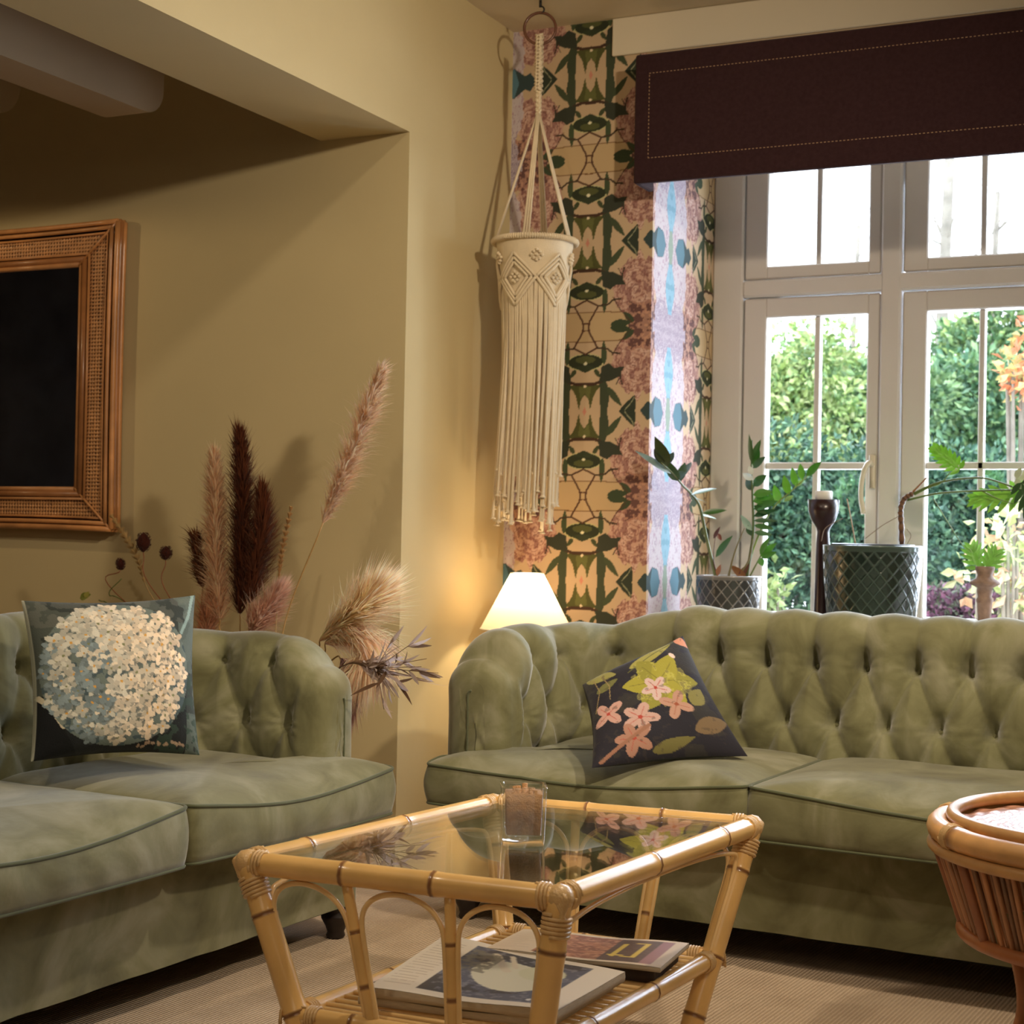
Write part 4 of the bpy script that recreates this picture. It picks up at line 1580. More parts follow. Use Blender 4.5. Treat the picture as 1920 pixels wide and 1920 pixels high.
hook_z = 0.0
rr_ = 0.045
m_ = MB()
tube(m_, [(0.0, 0.0, hook_z), (0, 0, hook_z - 0.02)], 0.004, 6)
tube(m_, [(0.012 * math.sin(t), 0, hook_z - 0.028 + 0.010 * math.cos(t)) for t in np.linspace(-0.3, 4.2, 12)], 0.0025, 6)
m_.build('ceiling_hook', M['black'], mc_)
m_ = MB()
ry = math.radians(20)
zr = hook_z - 0.036 - rr_
tube(m_, [(rr_ * math.cos(t) * math.cos(ry), rr_ * math.cos(t) * math.sin(ry), zr + rr_ * math.sin(t)) for t in np.arange(40) / 40 * 2 * PI], 0.0042, 8, (104, 62, 40), closed=True)
m_.build('ring', M['rattan'], mc_)
z_kn0, z_kn1 = hz_(1012, 85) + 0.03, hz_(1010, 215)
m_ = MB()
for k in range(3):      # three-strand plait narrowing downward
    pts = []
    for i in range(60):
        t = i / 59
        z = z_kn0 + (z_kn1 - z_kn0) * t
        amp = 0.008 if t < 0.7 else 0.005
        ph = t * 11 * 2 * PI / 2 + k * 2 * PI / 3
        pts.append((amp * math.sin(ph), amp * 0.7 * math.sin(2 * ph), z))
    tube(m_, pts, 0.0048, 6)
for k in range(16):
    z = z_kn0 - (z_kn0 - z_kn1) * 0.7 * (k + 0.5) / 16
    for sx in (-1, 1):
        tube(m_, spline([(sx * 0.011, -0.004, z + 0.005), (sx * 0.002, -0.012, z), (sx * 0.011, -0.004, z - 0.006)], 4), 0.0034, 5)
m_.build('knotted_stem', M['cord'], mc_)
zh = hz_(1003, 455)
RH = 0.118
hx0 = (at(1003, 455, 1, YM)[0] - mxx) / K
for k in range(4):      # slings from the stem to the hoop
    t = math.radians((200, 352, 100, 282)[k])
    e = np.array([hx0 + (RH - 0.005) * math.cos(t), (RH - 0.005) * math.sin(t), zh + 0.004])
    s_ = np.array([0, 0, z_kn1 + 0.01])
    nrm = np.array([math.sin(t), -math.cos(t), 0])
    for q in (-1, 0, 1):
        m_ = MB()
        tube(m_, [s_ + nrm * 0.003 * q, (s_ * 0.75 + e * 0.25) + nrm * 0.004 * q, e + nrm * 0.0075 * q], 0.0030, 6)
        m_.build('sling_cord', M['cord'], mc_)
m_ = MB()
hc = [(hx0 + RH * math.cos(t), RH * math.sin(t), zh) for t in np.arange(72) / 72 * 2 * PI]
tube(m_, hc, 0.0062, 8, closed=True)
for k in range(110):
    t = k / 110 * 2 * PI
    p0 = np.array([hx0 + RH * math.cos(t), RH * math.sin(t), zh])
    o_ = np.array([math.cos(t), math.sin(t), 0])
    tube(m_, [p0 + (o_ * math.cos(a) + np.array([0, 0, 1]) * math.sin(a)) * 0.0068 for a in np.arange(8) / 8 * 2 * PI], 0.0023, 4, closed=True)
m_.build('hoop', M['cord'], mc_)


def mr_(z):           # radius of the knotted band below the hoop
    t = np.clip((zh - z) / 0.20, 0, 1)
    return 0.116 - 0.020 * np.sin(t * PI / 2) ** 0.9 - 0.004 * t


m_ = MB()
n1_, n2_ = 220, 70
tt, zz_ = np.meshgrid(np.arange(n1_) / n1_ * 2 * PI, np.linspace(0, 1, n2_), indexing='ij')
NR = 5                                                    # repeats of the diamonds round the band
ph = (tt * NR / (2 * PI) - 0.136) % 1.0
low = 0.115 + 0.075 * (1 - np.abs(ph * 2 - 1))                # zigzag lower edge
zc_ = zh - 0.004 - zz_ * low
rr2 = mr_(zc_) - 0.004 + 0.0016 * np.sin(tt * 110)
m_.add(np.stack([hx0 + rr2 * np.cos(tt), rr2 * np.sin(tt), zc_], -1).reshape(-1, 3), gridf(n1_, n2_, True))
m_.build('knotted_band', M['cord'], mc_)
m_ = MB()


def on(t, dz, lift=0.0):
    z = zh - dz
    r_ = mr_(z) + lift
    return (hx0 + r_ * math.cos(t), r_ * math.sin(t), z)


w6 = 2 * PI / NR
t_off = 0.136 * w6
for k in range(NR):
    c0 = t_off + (k + 0.5) * w6
    for lay, (d0, ww) in enumerate(((0.0, 0.5), (0.013, 0.41), (0.026, 0.31))):
        # ribs of the lower diamond and its upper half
        for sgn in (-1, 1):
            tube(m_, [on(c0 + sgn * w6 * ww * (1 - s), 0.112 + d0 * 0 + (0.078 - d0 * 1.0) * s, 0.002) for s in np.linspace(0, 1, 10)], 0.0044, 6)
            tube(m_, [on(c0 + sgn * w6 * ww * s, 0.045 + d0 + (0.067 - d0) * s, 0.002) for s in np.linspace(0, 1, 10)], 0.0042, 6)
    for a_, b_ in ((0, 0.112), (0.0, 0.098), (0.0, 0.126), (-0.11, 0.112), (0.11, 0.112), (-0.06, 0.104), (0.06, 0.104), (-0.06, 0.121), (0.06, 0.121)):
        lathe(m_, [(0.0001, -0.005), (0.004, -0.003), (0.0052, 0), (0.004, 0.003), (0.0001, 0.005)], 8, on(c0 + a_ * w6, b_, 0.002))
        c1 = c0 + 0.5 * w6
        lathe(m_, [(0.0001, -0.005), (0.004, -0.003), (0.0052, 0), (0.004, 0.003), (0.0001, 0.005)], 8, on(c1 + a_ * w6, b_ - 0.060, 0.002))
m_.build('diamond_ribs', M['cord'], mc_)
# fringe: every cord hangs from the band, ends knotted and frayed
NF = 96
zb0 = hz_(965, 1000)
for k in range(NF):
    t = k / NF * 2 * PI + rng.uniform(-0.02, 0.02)
    php = (t * NR / (2 * PI) - 0.136) % 1.0
    ztop = zh - 0.105 - 0.075 * (1 - abs(php * 2 - 1))
    z_end = zb0 + rng.choice([0.0, 0.02, 0.05, 0.07, 0.10, 0.16], p=[.06, .2, .24, .2, .15, .15]) + rng.uniform(0, 0.02)
    r0, r1 = 0.090, 0.082 + rng.uniform(-0.012, 0.014)
    w_ = rng.uniform(-0.05, 0.05)
    pts = spline([(hx0 + r0 * math.cos(t), r0 * math.sin(t), ztop), (hx0 * 0.7 + (r0 - 0.004) * math.cos(t + w_), (r0 - 0.004) * math.sin(t + w_), (ztop + z_end) / 2 + 0.1),
                  (hx0 * 0.4 - 0.012 + r1 * math.cos(t + 1.5 * w_), r1 * math.sin(t + 1.5 * w_), z_end + 0.05), (hx0 * 0.3 - 0.014 + r1 * math.cos(t + 1.6 * w_), r1 * math.sin(t + 1.6 * w_), z_end)], 5)
    n_ = len(pts)
    rads = [0.0034] * (n_ - 4) + [0.0050, 0.0040, 0.0062, 0.0092]
    m_ = MB()
    tube(m_, pts, rads, 6)
    m_.build('fringe_cord', M['cord'], mc_)

# ------------------------------------------------------------------ table lamp behind the sofa arm on its little table
YL = 4.69
lt, lb0, lb1 = at(988, 1075, 1, YL), at(905, 1180, 1, YL), at(1070, 1180, 1, YL)
lx = (lb0[0] + lb1[0]) / 2
rb_, zlb, zlt = (lb1[0] - lb0[0]) / 2 * 0.95, (lb0[2] + lb1[2]) / 2, lt[2]
rt_ = rb_ * 0.36
tl = empty('table_lamp', 'small lit table lamp with pale cone shade behind the sofa arm', 'lamp', (lx, YL, 0.42))
z0 = 0.42
m_ = MB()
lathe(m_, [(rb_, zlb - z0), (rt_, zlt - z0)], 64)
m_.build('lamp_shade', M['shade'], tl)
m_ = MB()
tube(m_, [(rb_ * math.cos(t), rb_ * math.sin(t), zlb - z0) for t in np.arange(64) / 64 * 2 * PI], 0.0022, 6, closed=True)
tube(m_, [(rt_ * math.cos(t), rt_ * math.sin(t), zlt - z0) for t in np.arange(48) / 48 * 2 * PI], 0.0018, 6, closed=True)
m_.build('shade_wire', M['wax'], tl)
m_ = MB()
lathe(m_, [(0.0001, 0), (0.055, 0), (0.058, 0.01), (0.03, 0.03), (0.028, 0.05), (0.05, 0.10), (0.055, 0.14), (0.04, 0.20), (0.014, 0.235), (0.012, 0.27), (0.0001, 0.27)], 28)
m_.build('lamp_base', M['lampbase'], tl)
lo = lamp('POINT', 'lamp_bulb_light', (lx, YL, (zlb * 0.35 + zlt * 0.65)), 3.8, (1.0, 0.78, 0.50), shadow_soft_size=0.022)
m_ = MB()
lathe(m_, [(0.0001, 0.41), (0.13, 0.41), (0.135, 0.415), (0.13, 0.4198), (0.0001, 0.4198)], 32)
lathe(m_, [(0.02, 0.41), (0.016, 0.2), (0.02, 0.03), (0.10, 0.012), (0.10, 0.0), (0.0001, 0.0)], 20)
lo = m_.build('lamp_table', M['darkwood'])
lo.location = (lx + 0.0, YL + 0.02, 0)
tag(lo, 'small round dark wooden table hidden under the lit lamp', 'table')

# ------------------------------------------------------------------ rattan mirror
mr0 = at(243, 420, 1, YP - 0.03)
xR, zT, zB = -3.470, 2.018, 0.9965
xi, ziT, ziB = -3.628, 1.881, 1.131
wI = xR - xi
xL = xR - 0.92
mo = empty('rattan_mirror', 'rectangular mirror in a wide woven rattan frame above the left sofa', 'mirror', ((xR + xL) / 2, YP, (zT + zB) / 2))
O = np.array([(xR + xL) / 2, YP, (zT + zB) / 2])
RM1, RM2 = (202, 142, 88), (168, 112, 66)
oc = [(xL, zB), (xR, zB), (xR, zT), (xL, zT)]
ic = [(xL + wI, ziB), (xi, ziB), (xi, ziT), (xL + wI, ziT)]
# flared corners: sides bow in slightly


def side(c0, c1, bow, n_=14):
    out_ = []
    mx_ = ((xR + xL) / 2, (zT + zB) / 2)
    for t in np.linspace(0, 1, n_):
        x = c0[0] + (c1[0] - c0[0]) * t
        z = c0[1] + (c1[1] - c0[1]) * t
        k = bow * (math.sin(PI * t) ** 0.8 if 0 < t < 1 else 0)
        if c0[1] == c1[1]:
            z += -k if z > mx_[1] else k
        else:
            x += -k if x > mx_[0] else k
        out_.append((x, z))
    return out_


def reed(mb, pts, y, r, col, seed=0):
    P_ = [np.array([x, y, z]) - O for x, z in pts]
    cols = [tuple(np.array(col) * (0.85 + 0.3 * vnoise(np.array([i * 0.6]), np.array([seed * 3.3]), 4)[0])) for i in range(len(P_))]
    tube(mb, P_, r, 8, cols)


for s_ in range(4):
    a, b_ = oc[s_], oc[(s_ + 1) % 4]
    ia, ib = ic[s_], ic[(s_ + 1) % 4]
    m_ = MB()
    mixp = lambda p, q, t: (p[0] + (q[0] - p[0]) * t, p[1] + (q[1] - p[1]) * t)
    so_ = side(a, b_, 0.006)
    reed(m_, so_, YP - 0.052, 0.009, RM1, s_)
    reed(m_, side(a, b_, 0.006), YP - 0.036, 0.010, RM2, s_ + 9)
    reed(m_, side(a, b_, 0.006), YP - 0.018, 0.010, RM1, s_ + 5)
    reed(m_, side(mixp(a, ia, 0.14), mixp(b_, ib, 0.14), 0.006), YP - 0.055, 0.007, RM1, s_ + 2)
    reed(m_, side(mixp(a, ia, 0.26), mixp(b_, ib, 0.26), 0.006), YP - 0.051, 0.004, RM1, s_ + 3)
    m_.build('outer_reed', M['rattan'], mo)
    m_ = MB()
    reed(m_, [mixp(a, ia, 0.98), mixp(b_, ib, 0.98)], YP - 0.046, 0.008, RM1, s_ + 7)
    reed(m_, [mixp(a, ia, 0.86), mixp(b_, ib, 0.86)], YP - 0.050, 0.010, RM2, s_ + 8)
    reed(m_, [mixp(a, ia, 0.74), mixp(b_, ib, 0.74)], YP - 0.052, 0.0045, RM1, s_ + 8)
    m_.build('inner_reed', M['rattan'], mo)
    # woven cane panel between the reeds
    p0, p1, p2, p3 = mixp(a, ia, 0.26), mixp(b_, ib, 0.26), mixp(b_, ib, 0.76), mixp(a, ia, 0.76)
    Ln = math.hypot(p1[0] - p0[0], p1[1] - p0[1])
    nu, nv = int(Ln / 0.0022), 28
    u = np.linspace(0, 1, nu)
    v_ = np.linspace(0, 1, nv)
    U, V_ = np.meshgrid(u, v_, indexing='ij')
    X_ = (p0[0] * (1 - U) + p1[0] * U) * (1 - V_) + (p3[0] * (1 - U) + p2[0] * U) * V_
    Z_ = (p0[1] * (1 - U) + p1[1] * U) * (1 - V_) + (p3[1] * (1 - U) + p2[1] * U) * V_
    bw = 0.006 * np.sin(PI * U) ** 0.8 * (1 - V_)
    if a[1] == b_[1]:
        Z_ = Z_ + (-bw if a[1] > O[2] else bw)
    else:
        X_ = X_ + (-bw if a[0] > O[0] else bw)
    ca_, cb_ = (X_ / 0.0123) % 1.0, (Z_ / 0.0123) % 1.0
    hole = (np.abs(ca_ - 0.5) < 0.26) & (np.abs(cb_ - 0.5) < 0.26)
    wv_ = 0.0015 * np.sin(X_ / 0.0123 * 2 * PI) * np.sin(Z_ / 0.0123 * 2 * PI)
    col_ = np.where(hole[..., None], np.array((70, 38, 24.0)), np.array((206, 150, 98.0)) * (0.9 + 0.2 * fbm(X_ * 60, Z_ * 60, 3))[..., None])
    dep = np.where(hole, 0.004, 0.0) + wv_
    m_ = MB()
    m_.add(np.stack([X_ - O[0], YP - 0.046 + dep - O[1], Z_ - O[2]], -1).reshape(-1, 3), gridf(nu, nv), col_.reshape(-1, 3))
    m_.build('cane_panel', M['rattan'], mo)
m_ = MB()
for k in range(4):
    tube(m_, [np.array([oc[k][0], YP - 0.056, oc[k][1]]) - O, np.array([ic[k][0], YP - 0.052, ic[k][1]]) - O], 0.0042, 6, RM1)
m_.build('mitre_reed', M['rattan'], mo)
m_ = MB()
ox0, ox1, oz0, oz1 = xL + 0.012, xR - 0.012, zB + 0.012, zT - 0.012
box(m_, ox0, ox1, YP - 0.034, YP - 0.001, oz0, oz1, None, None, -O)
m_.build('backing_board', M['darkwood'], mo, smooth=False)
m_ = MB()
box(m_, xL + wI - 0.004, xi + 0.004, YP - 0.041, YP - 0.0345, ziB - 0.004, ziT + 0.004, None, None, -O)
m_.build('mirror_glass', M['mirror'], mo, smooth=False)


# ------------------------------------------------------------------ dried flowers behind the left sofa
def on_y(px, py, y):
    return at(px, py, 1, y)


GR = 'dried stems in the vase behind the left sofa'
vx, vy = -2.58, 3.84
m_ = MB()
lathe(m_, [(0.0001, 0.0), (0.07, 0.0), (0.085, 0.05), (0.095, 0.2), (0.085, 0.36), (0.06, 0.45), (0.065, 0.49), (0.058, 0.49), (0.052, 0.45), (0.07, 0.36), (0.07, 0.1), (0.0001, 0.08)], 32)
vo = m_.build('floor_vase', M['pot'])
vo.location = (vx, vy, 0)
tag(vo, 'tall brown floor vase holding dried grasses between sofa and wall', 'vase')


def plume(label, stem_pts, head_pts, widths, col, col2, nh=1500, hl=0.05, droop=0.3, lift=1.0, name='pampas_plume', seed=1):
    """stem_pts world points to the head base; head_pts the spine of the plume; widths radii along it"""
    r = np.random.default_rng(seed)
    root_ = empty(name, label, 'dried plant', tuple(stem_pts[0]), 0, GR)
    o0 = np.array(stem_pts[0], float)
    m_ = MB()
    sp = spline([np.array(p) - o0 for p in list(stem_pts) + [head_pts[0]]], 6)
    tube(m_, sp, 0.0022, 6, (176, 140, 84))
    hp = np.array(spline([np.array(p) - o0 for p in head_pts], 10))
    tube(m_, hp, np.linspace(0.002, 0.0008, len(hp)), 5, col2)
    m_.build('stalk', M['stem'], root_)
    m_ = MB()
    n_ = len(hp)
    nh = int(nh * 0.8)
    wd_ = 1.3 * np.interp(np.linspace(0, 1, n_), np.linspace(0, 1, len(widths)), widths)
    # branchlets: each a tapering curved tuft with fine hairs
    V, F, Cc = [], [], []
    base = 0
    tan = np.gradient(hp, axis=0)
    tan /= np.linalg.norm(tan, axis=1)[:, None]
    for k in range(nh):
        i = min(n_ - 1, int(r.random() ** 0.9 * n_))
        ax = tan[i]
        rnd_ = r.normal(size=3)
        side_ = rnd_ - ax * (rnd_ @ ax)
        side_ /= np.linalg.norm(side_) + 1e-9
        w_ = wd_[i] * r.uniform(0.35, 1.1) * (1 + 0.35 * math.sin(i * 1.7 + 5 * side_[0]))
        L_ = hl * r.uniform(0.5, 1.5)
        p0 = hp[i] + side_ * w_ * 0.15
        p1 = hp[i] + side_ * w_ * 0.65 + ax * L_ * 0.5 * lift
        p2 = hp[i] + side_ * w_ + ax * L_ * lift + np.array([0, 0, -droop * L_])
        hw = r.uniform(0.0007, 0.0015)
        wv_ = np.cross(ax, side_) * hw
        j = r.normal(size=3) * 0.005
        pts = [p0 - wv_, p0 + wv_, p1 + j + wv_ * 1.2, p1 + j - wv_ * 1.2, p2 + j * 2]
        V += pts
        F.append((base, base + 1, base + 2, base + 3))
        F.append((base + 3, base + 2, base + 4))
        c_ = np.array(col) * (1 - (q_ := r.random())) + np.array(col2) * q_
        c_ = np.minimum(c_ * r.uniform(0.9, 1.2), 255)
        Cc += [c_] * 5
        base += 5
    m_.add(np.array(V), F, np.array(Cc))
    m_.build('feathery_head', M['plume'], root_)
    return root_


def Y(px, py, y=3.92):
    return on_y(px, py, y)


v0 = np.array([vx, vy, 0.46])
PALE, PALE2, BRN, BRN2 = (242, 218, 190), (216, 184, 152), (132, 76, 46), (88, 48, 30)
plume('tall pale pampas plume leaning right toward the wall edge', [v0, Y(535, 1165)], [Y(606, 980), Y(640, 900), Y(680, 800), Y(711, 710)], [0.010, 0.036, 0.046, 0.040, 0.012], (246, 222, 194), (222, 190, 158), 4200, 0.055, 0.35, seed=2)
plume('tall pale pampas plume standing left of the dark brown plume', [v0, Y(420, 1200)], [Y(412, 1160), Y(405, 1050), Y(404, 950), Y(402, 868)], [0.05, 0.052, 0.044, 0.032, 0.010], PALE, PALE2, 5200, 0.05, 0.2, seed=3)
plume('tallest dark brown pampas plume standing upright', [v0, Y(455, 1250)], [Y(450, 1150), Y(452, 1030), Y(455, 920), Y(450, 828)], [0.026, 0.040, 0.044, 0.036, 0.012], BRN, BRN2, 5200, 0.05, 0.05, seed=4)
plume('bushy dark brown plume just right of the tallest one', [v0, Y(470, 1250)], [Y(468, 1130), Y(480, 1060), Y(492, 990), Y(492, 935)], [0.03, 0.052, 0.050, 0.030, 0.008], BRN, (106, 58, 34), 3600, 0.05, 0.0, seed=5)
plume('small shaggy brown plume left of the pale one', [v0, Y(385, 1200)], [Y(380, 1100), Y(374, 1060), Y(368, 1015)], [0.020, 0.034, 0.024, 0.030], (150, 98, 64), (96, 58, 38), 1500, 0.045, 0.35, seed=6)
plume('pale pink plume low behind the sofa arm under the brown ones', [v0, Y(480, 1230)], [Y(470, 1185), Y(495, 1150), Y(520, 1115)], [0.04, 0.052, 0.036, 0.02], (240, 212, 192), (222, 184, 164), 2800, 0.05, 0.0, seed=7)
plume('short tan plume low behind the hydrangea cushion', [v0, Y(400, 1230)], [Y(385, 1200), Y(390, 1160), Y(400, 1120)], [0.03, 0.042, 0.036, 0.02], (228, 190, 160), (200, 156, 122), 2200, 0.04, 0.1, seed=8)
plume('broad fluffy cream plume spreading over the sofa arm end', [v0, Y(590, 1230, 3.70)], [Y(600, 1200, 3.64), Y(640, 1170, 3.64), Y(680, 1140, 3.63), Y(700, 1120, 3.63)], [0.02, 0.045, 0.065, 0.060, 0.030], (255, 236, 208), (240, 206, 166), 4200, 0.085, 0.05, seed=9)
plume('second fluffy cream plume drooping below the broad one', [v0, Y(600, 1240, 3.70)], [Y(610, 1205, 3.64), Y(655, 1195, 3.63), Y(690, 1215, 3.63), Y(680, 1250, 3.63)], [0.02, 0.040, 0.055, 0.050, 0.03], (255, 230, 206), (238, 204, 174), 3400, 0.075, 0.4, seed=10)
plume('wispy pink plume hanging lowest beside the sofa arm', [v0, Y(620, 1240, 3.70)], [Y(640, 1235, 3.64), Y(655, 1270, 3.64), Y(655, 1320, 3.64)], [0.02, 0.030, 0.030, 0.012], (196, 152, 134), (150, 112, 100), 1300, 0.045, 0.5, seed=11)


def spikegrass(label, pts, col, r0=0.006, seed=1, name='dried_grass'):
    r = np.random.default_rng(seed)
    root_ = empty(name, label, 'dried plant', tuple(pts[0]), 0, GR)
    P_ = np.array(spline([np.array(p) - np.array(pts[0]) for p in pts], 8))
    m_ = MB()
    tube(m_, P_, np.linspace(0.0022, 0.0008, len(P_)), 5, (170, 140, 90))
    m_.build('stalk', M['stem'], root_)
    m_ = MB()
    n0 = int(len(P_) * 0.45)
    V, F, Cc = [], [], []
    b0 = 0
    for k in range(2200):
        i = r.integers(n0, len(P_) - 1)
        ax = P_[i + 1] - P_[i]
        ax /= np.linalg.norm(ax)
        s_ = r.normal(size=3)
        s_ -= ax * (s_ @ ax)
        s_ /= np.linalg.norm(s_)
        t = (i - n0) / (len(P_) - n0)
        w_ = r0 * math.sin(PI * min(1, t * 0.85 + 0.12))
        p0 = P_[i]
        p1 = p0 + s_ * w_ * r.uniform(0.5, 1.2) + ax * 0.020
        wv_ = np.cross(ax, s_) * 0.001
        V += [p0 - wv_, p0 + wv_, p1]
        F.append((b0, b0 + 1, b0 + 2))
        c_ = np.array(col) * r.uniform(0.8, 1.15)
        Cc += [c_] * 3
        b0 += 3
    m_.add(np.array(V), F, np.array(Cc))
    m_.build('seed_head', M['plume'], root_)


spikegrass('slim tan grass spike rising right of the brown plumes', [v0, Y(520, 1130), Y(528, 1040), Y(546, 950)], (216, 176, 116), 0.014, 1)
spikegrass('pale grass spike leaning left toward the mirror corner', [v0, Y(300, 1140), Y(255, 1040), Y(208, 965)], (216, 188, 134), 0.018, 2)
spikegrass('fine pale grass spike in front of the dark brown plume', [v0, Y(463, 1150), Y(468, 1110), Y(472, 1072)], (226, 194, 156), 0.008, 3)


def teasel(label, px, py, hr, hh, base):
    top = Y(px, py, 3.92)
    root_ = empty('dried_teasel', label, 'dried plant', tuple(base), 0, GR)
    o0 = np.array(base)
    m_ = MB()
    tube(m_, spline([np.zeros(3), (np.array(Y(base_px[0], base_px[1], 3.90)) - o0), top - o0 - np.array([0, 0, hh])], 8), 0.0017, 6, (134, 80, 50))
    m_.build('stalk', M['stem'], root_)
    m_ = MB()
    n_ = 10
    prof = [(max(0.0001, hr * math.sin(PI * k / n_) ** 0.8), -hh + 2 * hh * k / n_) for k in range(n_ + 1)]
    lathe(m_, prof, 16, top - o0, (98, 52, 40))
    r = np.random.default_rng(int(px))
    for k in range(170):
        z = r.uniform(-0.95, 0.95)
        t = r.uniform(0, 2 * PI)
        rr3 = hr * math.sqrt(max(0, 1 - z * z))
        c_ = top - o0 + np.array([rr3 * math.cos(t), rr3 * math.sin(t), z * hh])
        d = np.array([math.cos(t), math.sin(t), 0.5]) * 0.0045
        tube(m_, [c_, c_ + d], [0.0011, 0.0003], 4, (104, 56, 42))
    m_.build('seed_head', M['plume'], root_)


for lab, px, py, hr, hh, base_px in (('largest dark teasel head standing left of the plumes', 269, 1017, 0.021, 0.031, (290, 1110)),
                                     ('middle-sized dark teasel head closer to the pale plume', 311, 1037, 0.0165, 0.022, (318, 1120)),
                                     ('smallest dark teasel head just below the mirror corner', 226, 1058, 0.012, 0.019, (215, 1110))):
    teasel(lab, px, py, hr, hh, v0)


def leafgeo(mb, p, d, nrm, L_, W_, col, curl=0.15, n_=5, col2=None):
    """pointed leaf from p along d; nrm is its upper side"""
    p, d, nrm = (np.asarray(q, float) for q in (p, d, nrm))
    d = d / np.linalg.norm(d)
    nrm = nrm - d * (nrm @ d)
    nrm /= np.linalg.norm(nrm) + 1e-9
    s = np.cross(d, nrm)
    V = []
    for k in range(n_ + 1):
        t = k / n_
        w_ = W_ / 2 * max(0.02, math.sin(PI * min(1, t ** 0.8))) ** 0.8
        c_ = p + d * L_ * t - nrm * curl * L_ * t * t
        V += [c_ - s * w_ + nrm * w_ * 0.25, c_, c_ + s * w_ + nrm * w_ * 0.25]
    F = []
    for k in range(n_):
        F += [(3 * k, 3 * k + 1, 3 * k + 4, 3 * k + 3), (3 * k + 1, 3 * k + 2, 3 * k + 5, 3 * k + 4)]
    mb.add(np.array(V), F, col)


# dried willow-like spray at the far right of the bunch
root_ = empty('dried_leaf_spray', 'spray of narrow silvery dried leaves reaching past the wall edge', 'dried plant', tuple(v0), 0, GR)
m1_, m2_ = MB(), MB()
r = np.random.default_rng(5)
for k in range(9):
    e = Y(*[(800, 1235), (822, 1262), (800, 1275), (775, 1205), (740, 1305), (760, 1290), (720, 1330), (790, 1250), (735, 1200)][k], 3.42 + 0.02 * (k % 3))
    pts = np.array(spline([v0 - v0, Y(640, 1250, 3.50) - v0, Y(700, 1252, 3.46) - v0, e - v0], 7))
    tube(m1_, pts, np.linspace(0.002, 0.0008, len(pts)), 5, (112, 84, 62))
    for q in range(9):
        i = r.integers(len(pts) // 2, len(pts) - 1)
        d = pts[min(i + 1, len(pts) - 1)] - pts[i]
        d /= np.linalg.norm(d)
        leafgeo(m2_, pts[i], d + r.normal(size=3) * 0.45, r.normal(size=3), r.uniform(0.04, 0.085), 0.010, tuple(np.array(((176, 152, 134), (210, 192, 186), (112, 86, 66))[r.integers(0, 3)])), 0.2)
m1_.build('twigs', M['stem'], root_)
m2_.build('leaves', M['plume'], root_)
# green bud on a curved stem behind the cushion
root_ = empty('green_bud_stem', 'thin green stem with a small bud peeping over the hydrangea cushion', 'dried plant', tuple(v0), 0, GR)
m_ = MB()
tube(m_, spline([v0 - v0, Y(250, 1140) - v0, Y(205, 1115, 3.88) - v0, Y(228, 1085, 3.88) - v0], 8), 0.0018, 6, (96, 106, 52))
tube(m_, spline([v0 - v0, Y(230, 1150) - v0, Y(185, 1125, 3.88) - v0], 8), 0.0018, 6, (96, 106, 52))
m_.build('stalk', M['stem'], root_)
m_ = MB()
leafgeo(m_, Y(150, 1122, 3.88) - v0, (1, 0, 0.4), (0, -1, 0.3), 0.040, 0.026, (124, 128, 60))
leafgeo(m_, Y(160, 1122, 3.88) - v0, (0.5, 0, 1), (0, -1, 0), 0.024, 0.02, (156, 150, 74))
m_.build('bud', M['leaf'], root_)


# ------------------------------------------------------------------ things on the window sill
def lattice_pot(name, label, px0, px1, pyt, y, rbot, c_dark, c_line, nd, hgt=None, ztop=None, inner=(34, 30, 28)):
    a, b_ = at(px0, pyt, 1, y), at(px1, pyt, 1, y)
    cx = (a[0] + b_[0]) / 2
    R_ = (b_[0] - a[0]) / 2 * 0.93
    H = (a[2] + b_[2]) / 2 - ZS
    root_ = empty(name, label, 'plant pot', (cx, y, ZS))
    n1, n2 = 360, 150
    T_, H_ = np.meshgrid(np.arange(n1) / n1 * 2 * PI, np.linspace(0, 1, n2), indexing='ij')
    rr = R_ * (rbot + (1 - rbot) * np.sin(H_ * PI / 2) ** 0.9)
    k = nd
    hv = H_ * H / (2 * PI * R_ / nd) * 0.85
    a1 = np.abs(((T_ / (2 * PI) * k + hv) % 1.0) - 0.5)
    a2 = np.abs(((T_ / (2 * PI) * k - hv) % 1.0) - 0.5)
    e = np.minimum(a1, a2)
    line = np.exp(-(e / 0.045) ** 2)
    top = H_ > 0.955
    line = np.where(top, 0.6, line)
    rr = rr + 0.0022 * line * (H_ > 0.02)
    col = np.array(c_dark) * (1 - line[..., None]) + np.array(c_line) * line[..., None]
    mb = MB()
    mb.add(np.stack([rr * np.cos(T_), rr * np.sin(T_), H_ * H], -1).reshape(-1, 3), gridf(n1, n2, True), col.reshape(-1, 3))
    Rt = R_ + 0.0015
    lathe(mb, [(Rt, H), (Rt + 0.0015, H + 0.003), (Rt - 0.002, H + 0.006), (Rt - 0.007, H + 0.003), (Rt - 0.009, H - 0.03), (Rt * 0.8, H - 0.035)], 72, (0, 0, 0), c_line)
    lathe(mb, [(R_ * rbot, 0), (0.0001, 0)], 72, (0, 0, 0), c_dark)
    mb.build('pot_body', M['glaze'], root_)
    m_ = MB()
    lathe(m_, [(0.0001, H - 0.016), (Rt * 0.5, H - 0.014), (Rt - 0.008, H - 0.018)], 40)
    m_.build('potting_soil', M['soil'], root_)
    return root_, np.array([cx, y, ZS + H]), R_


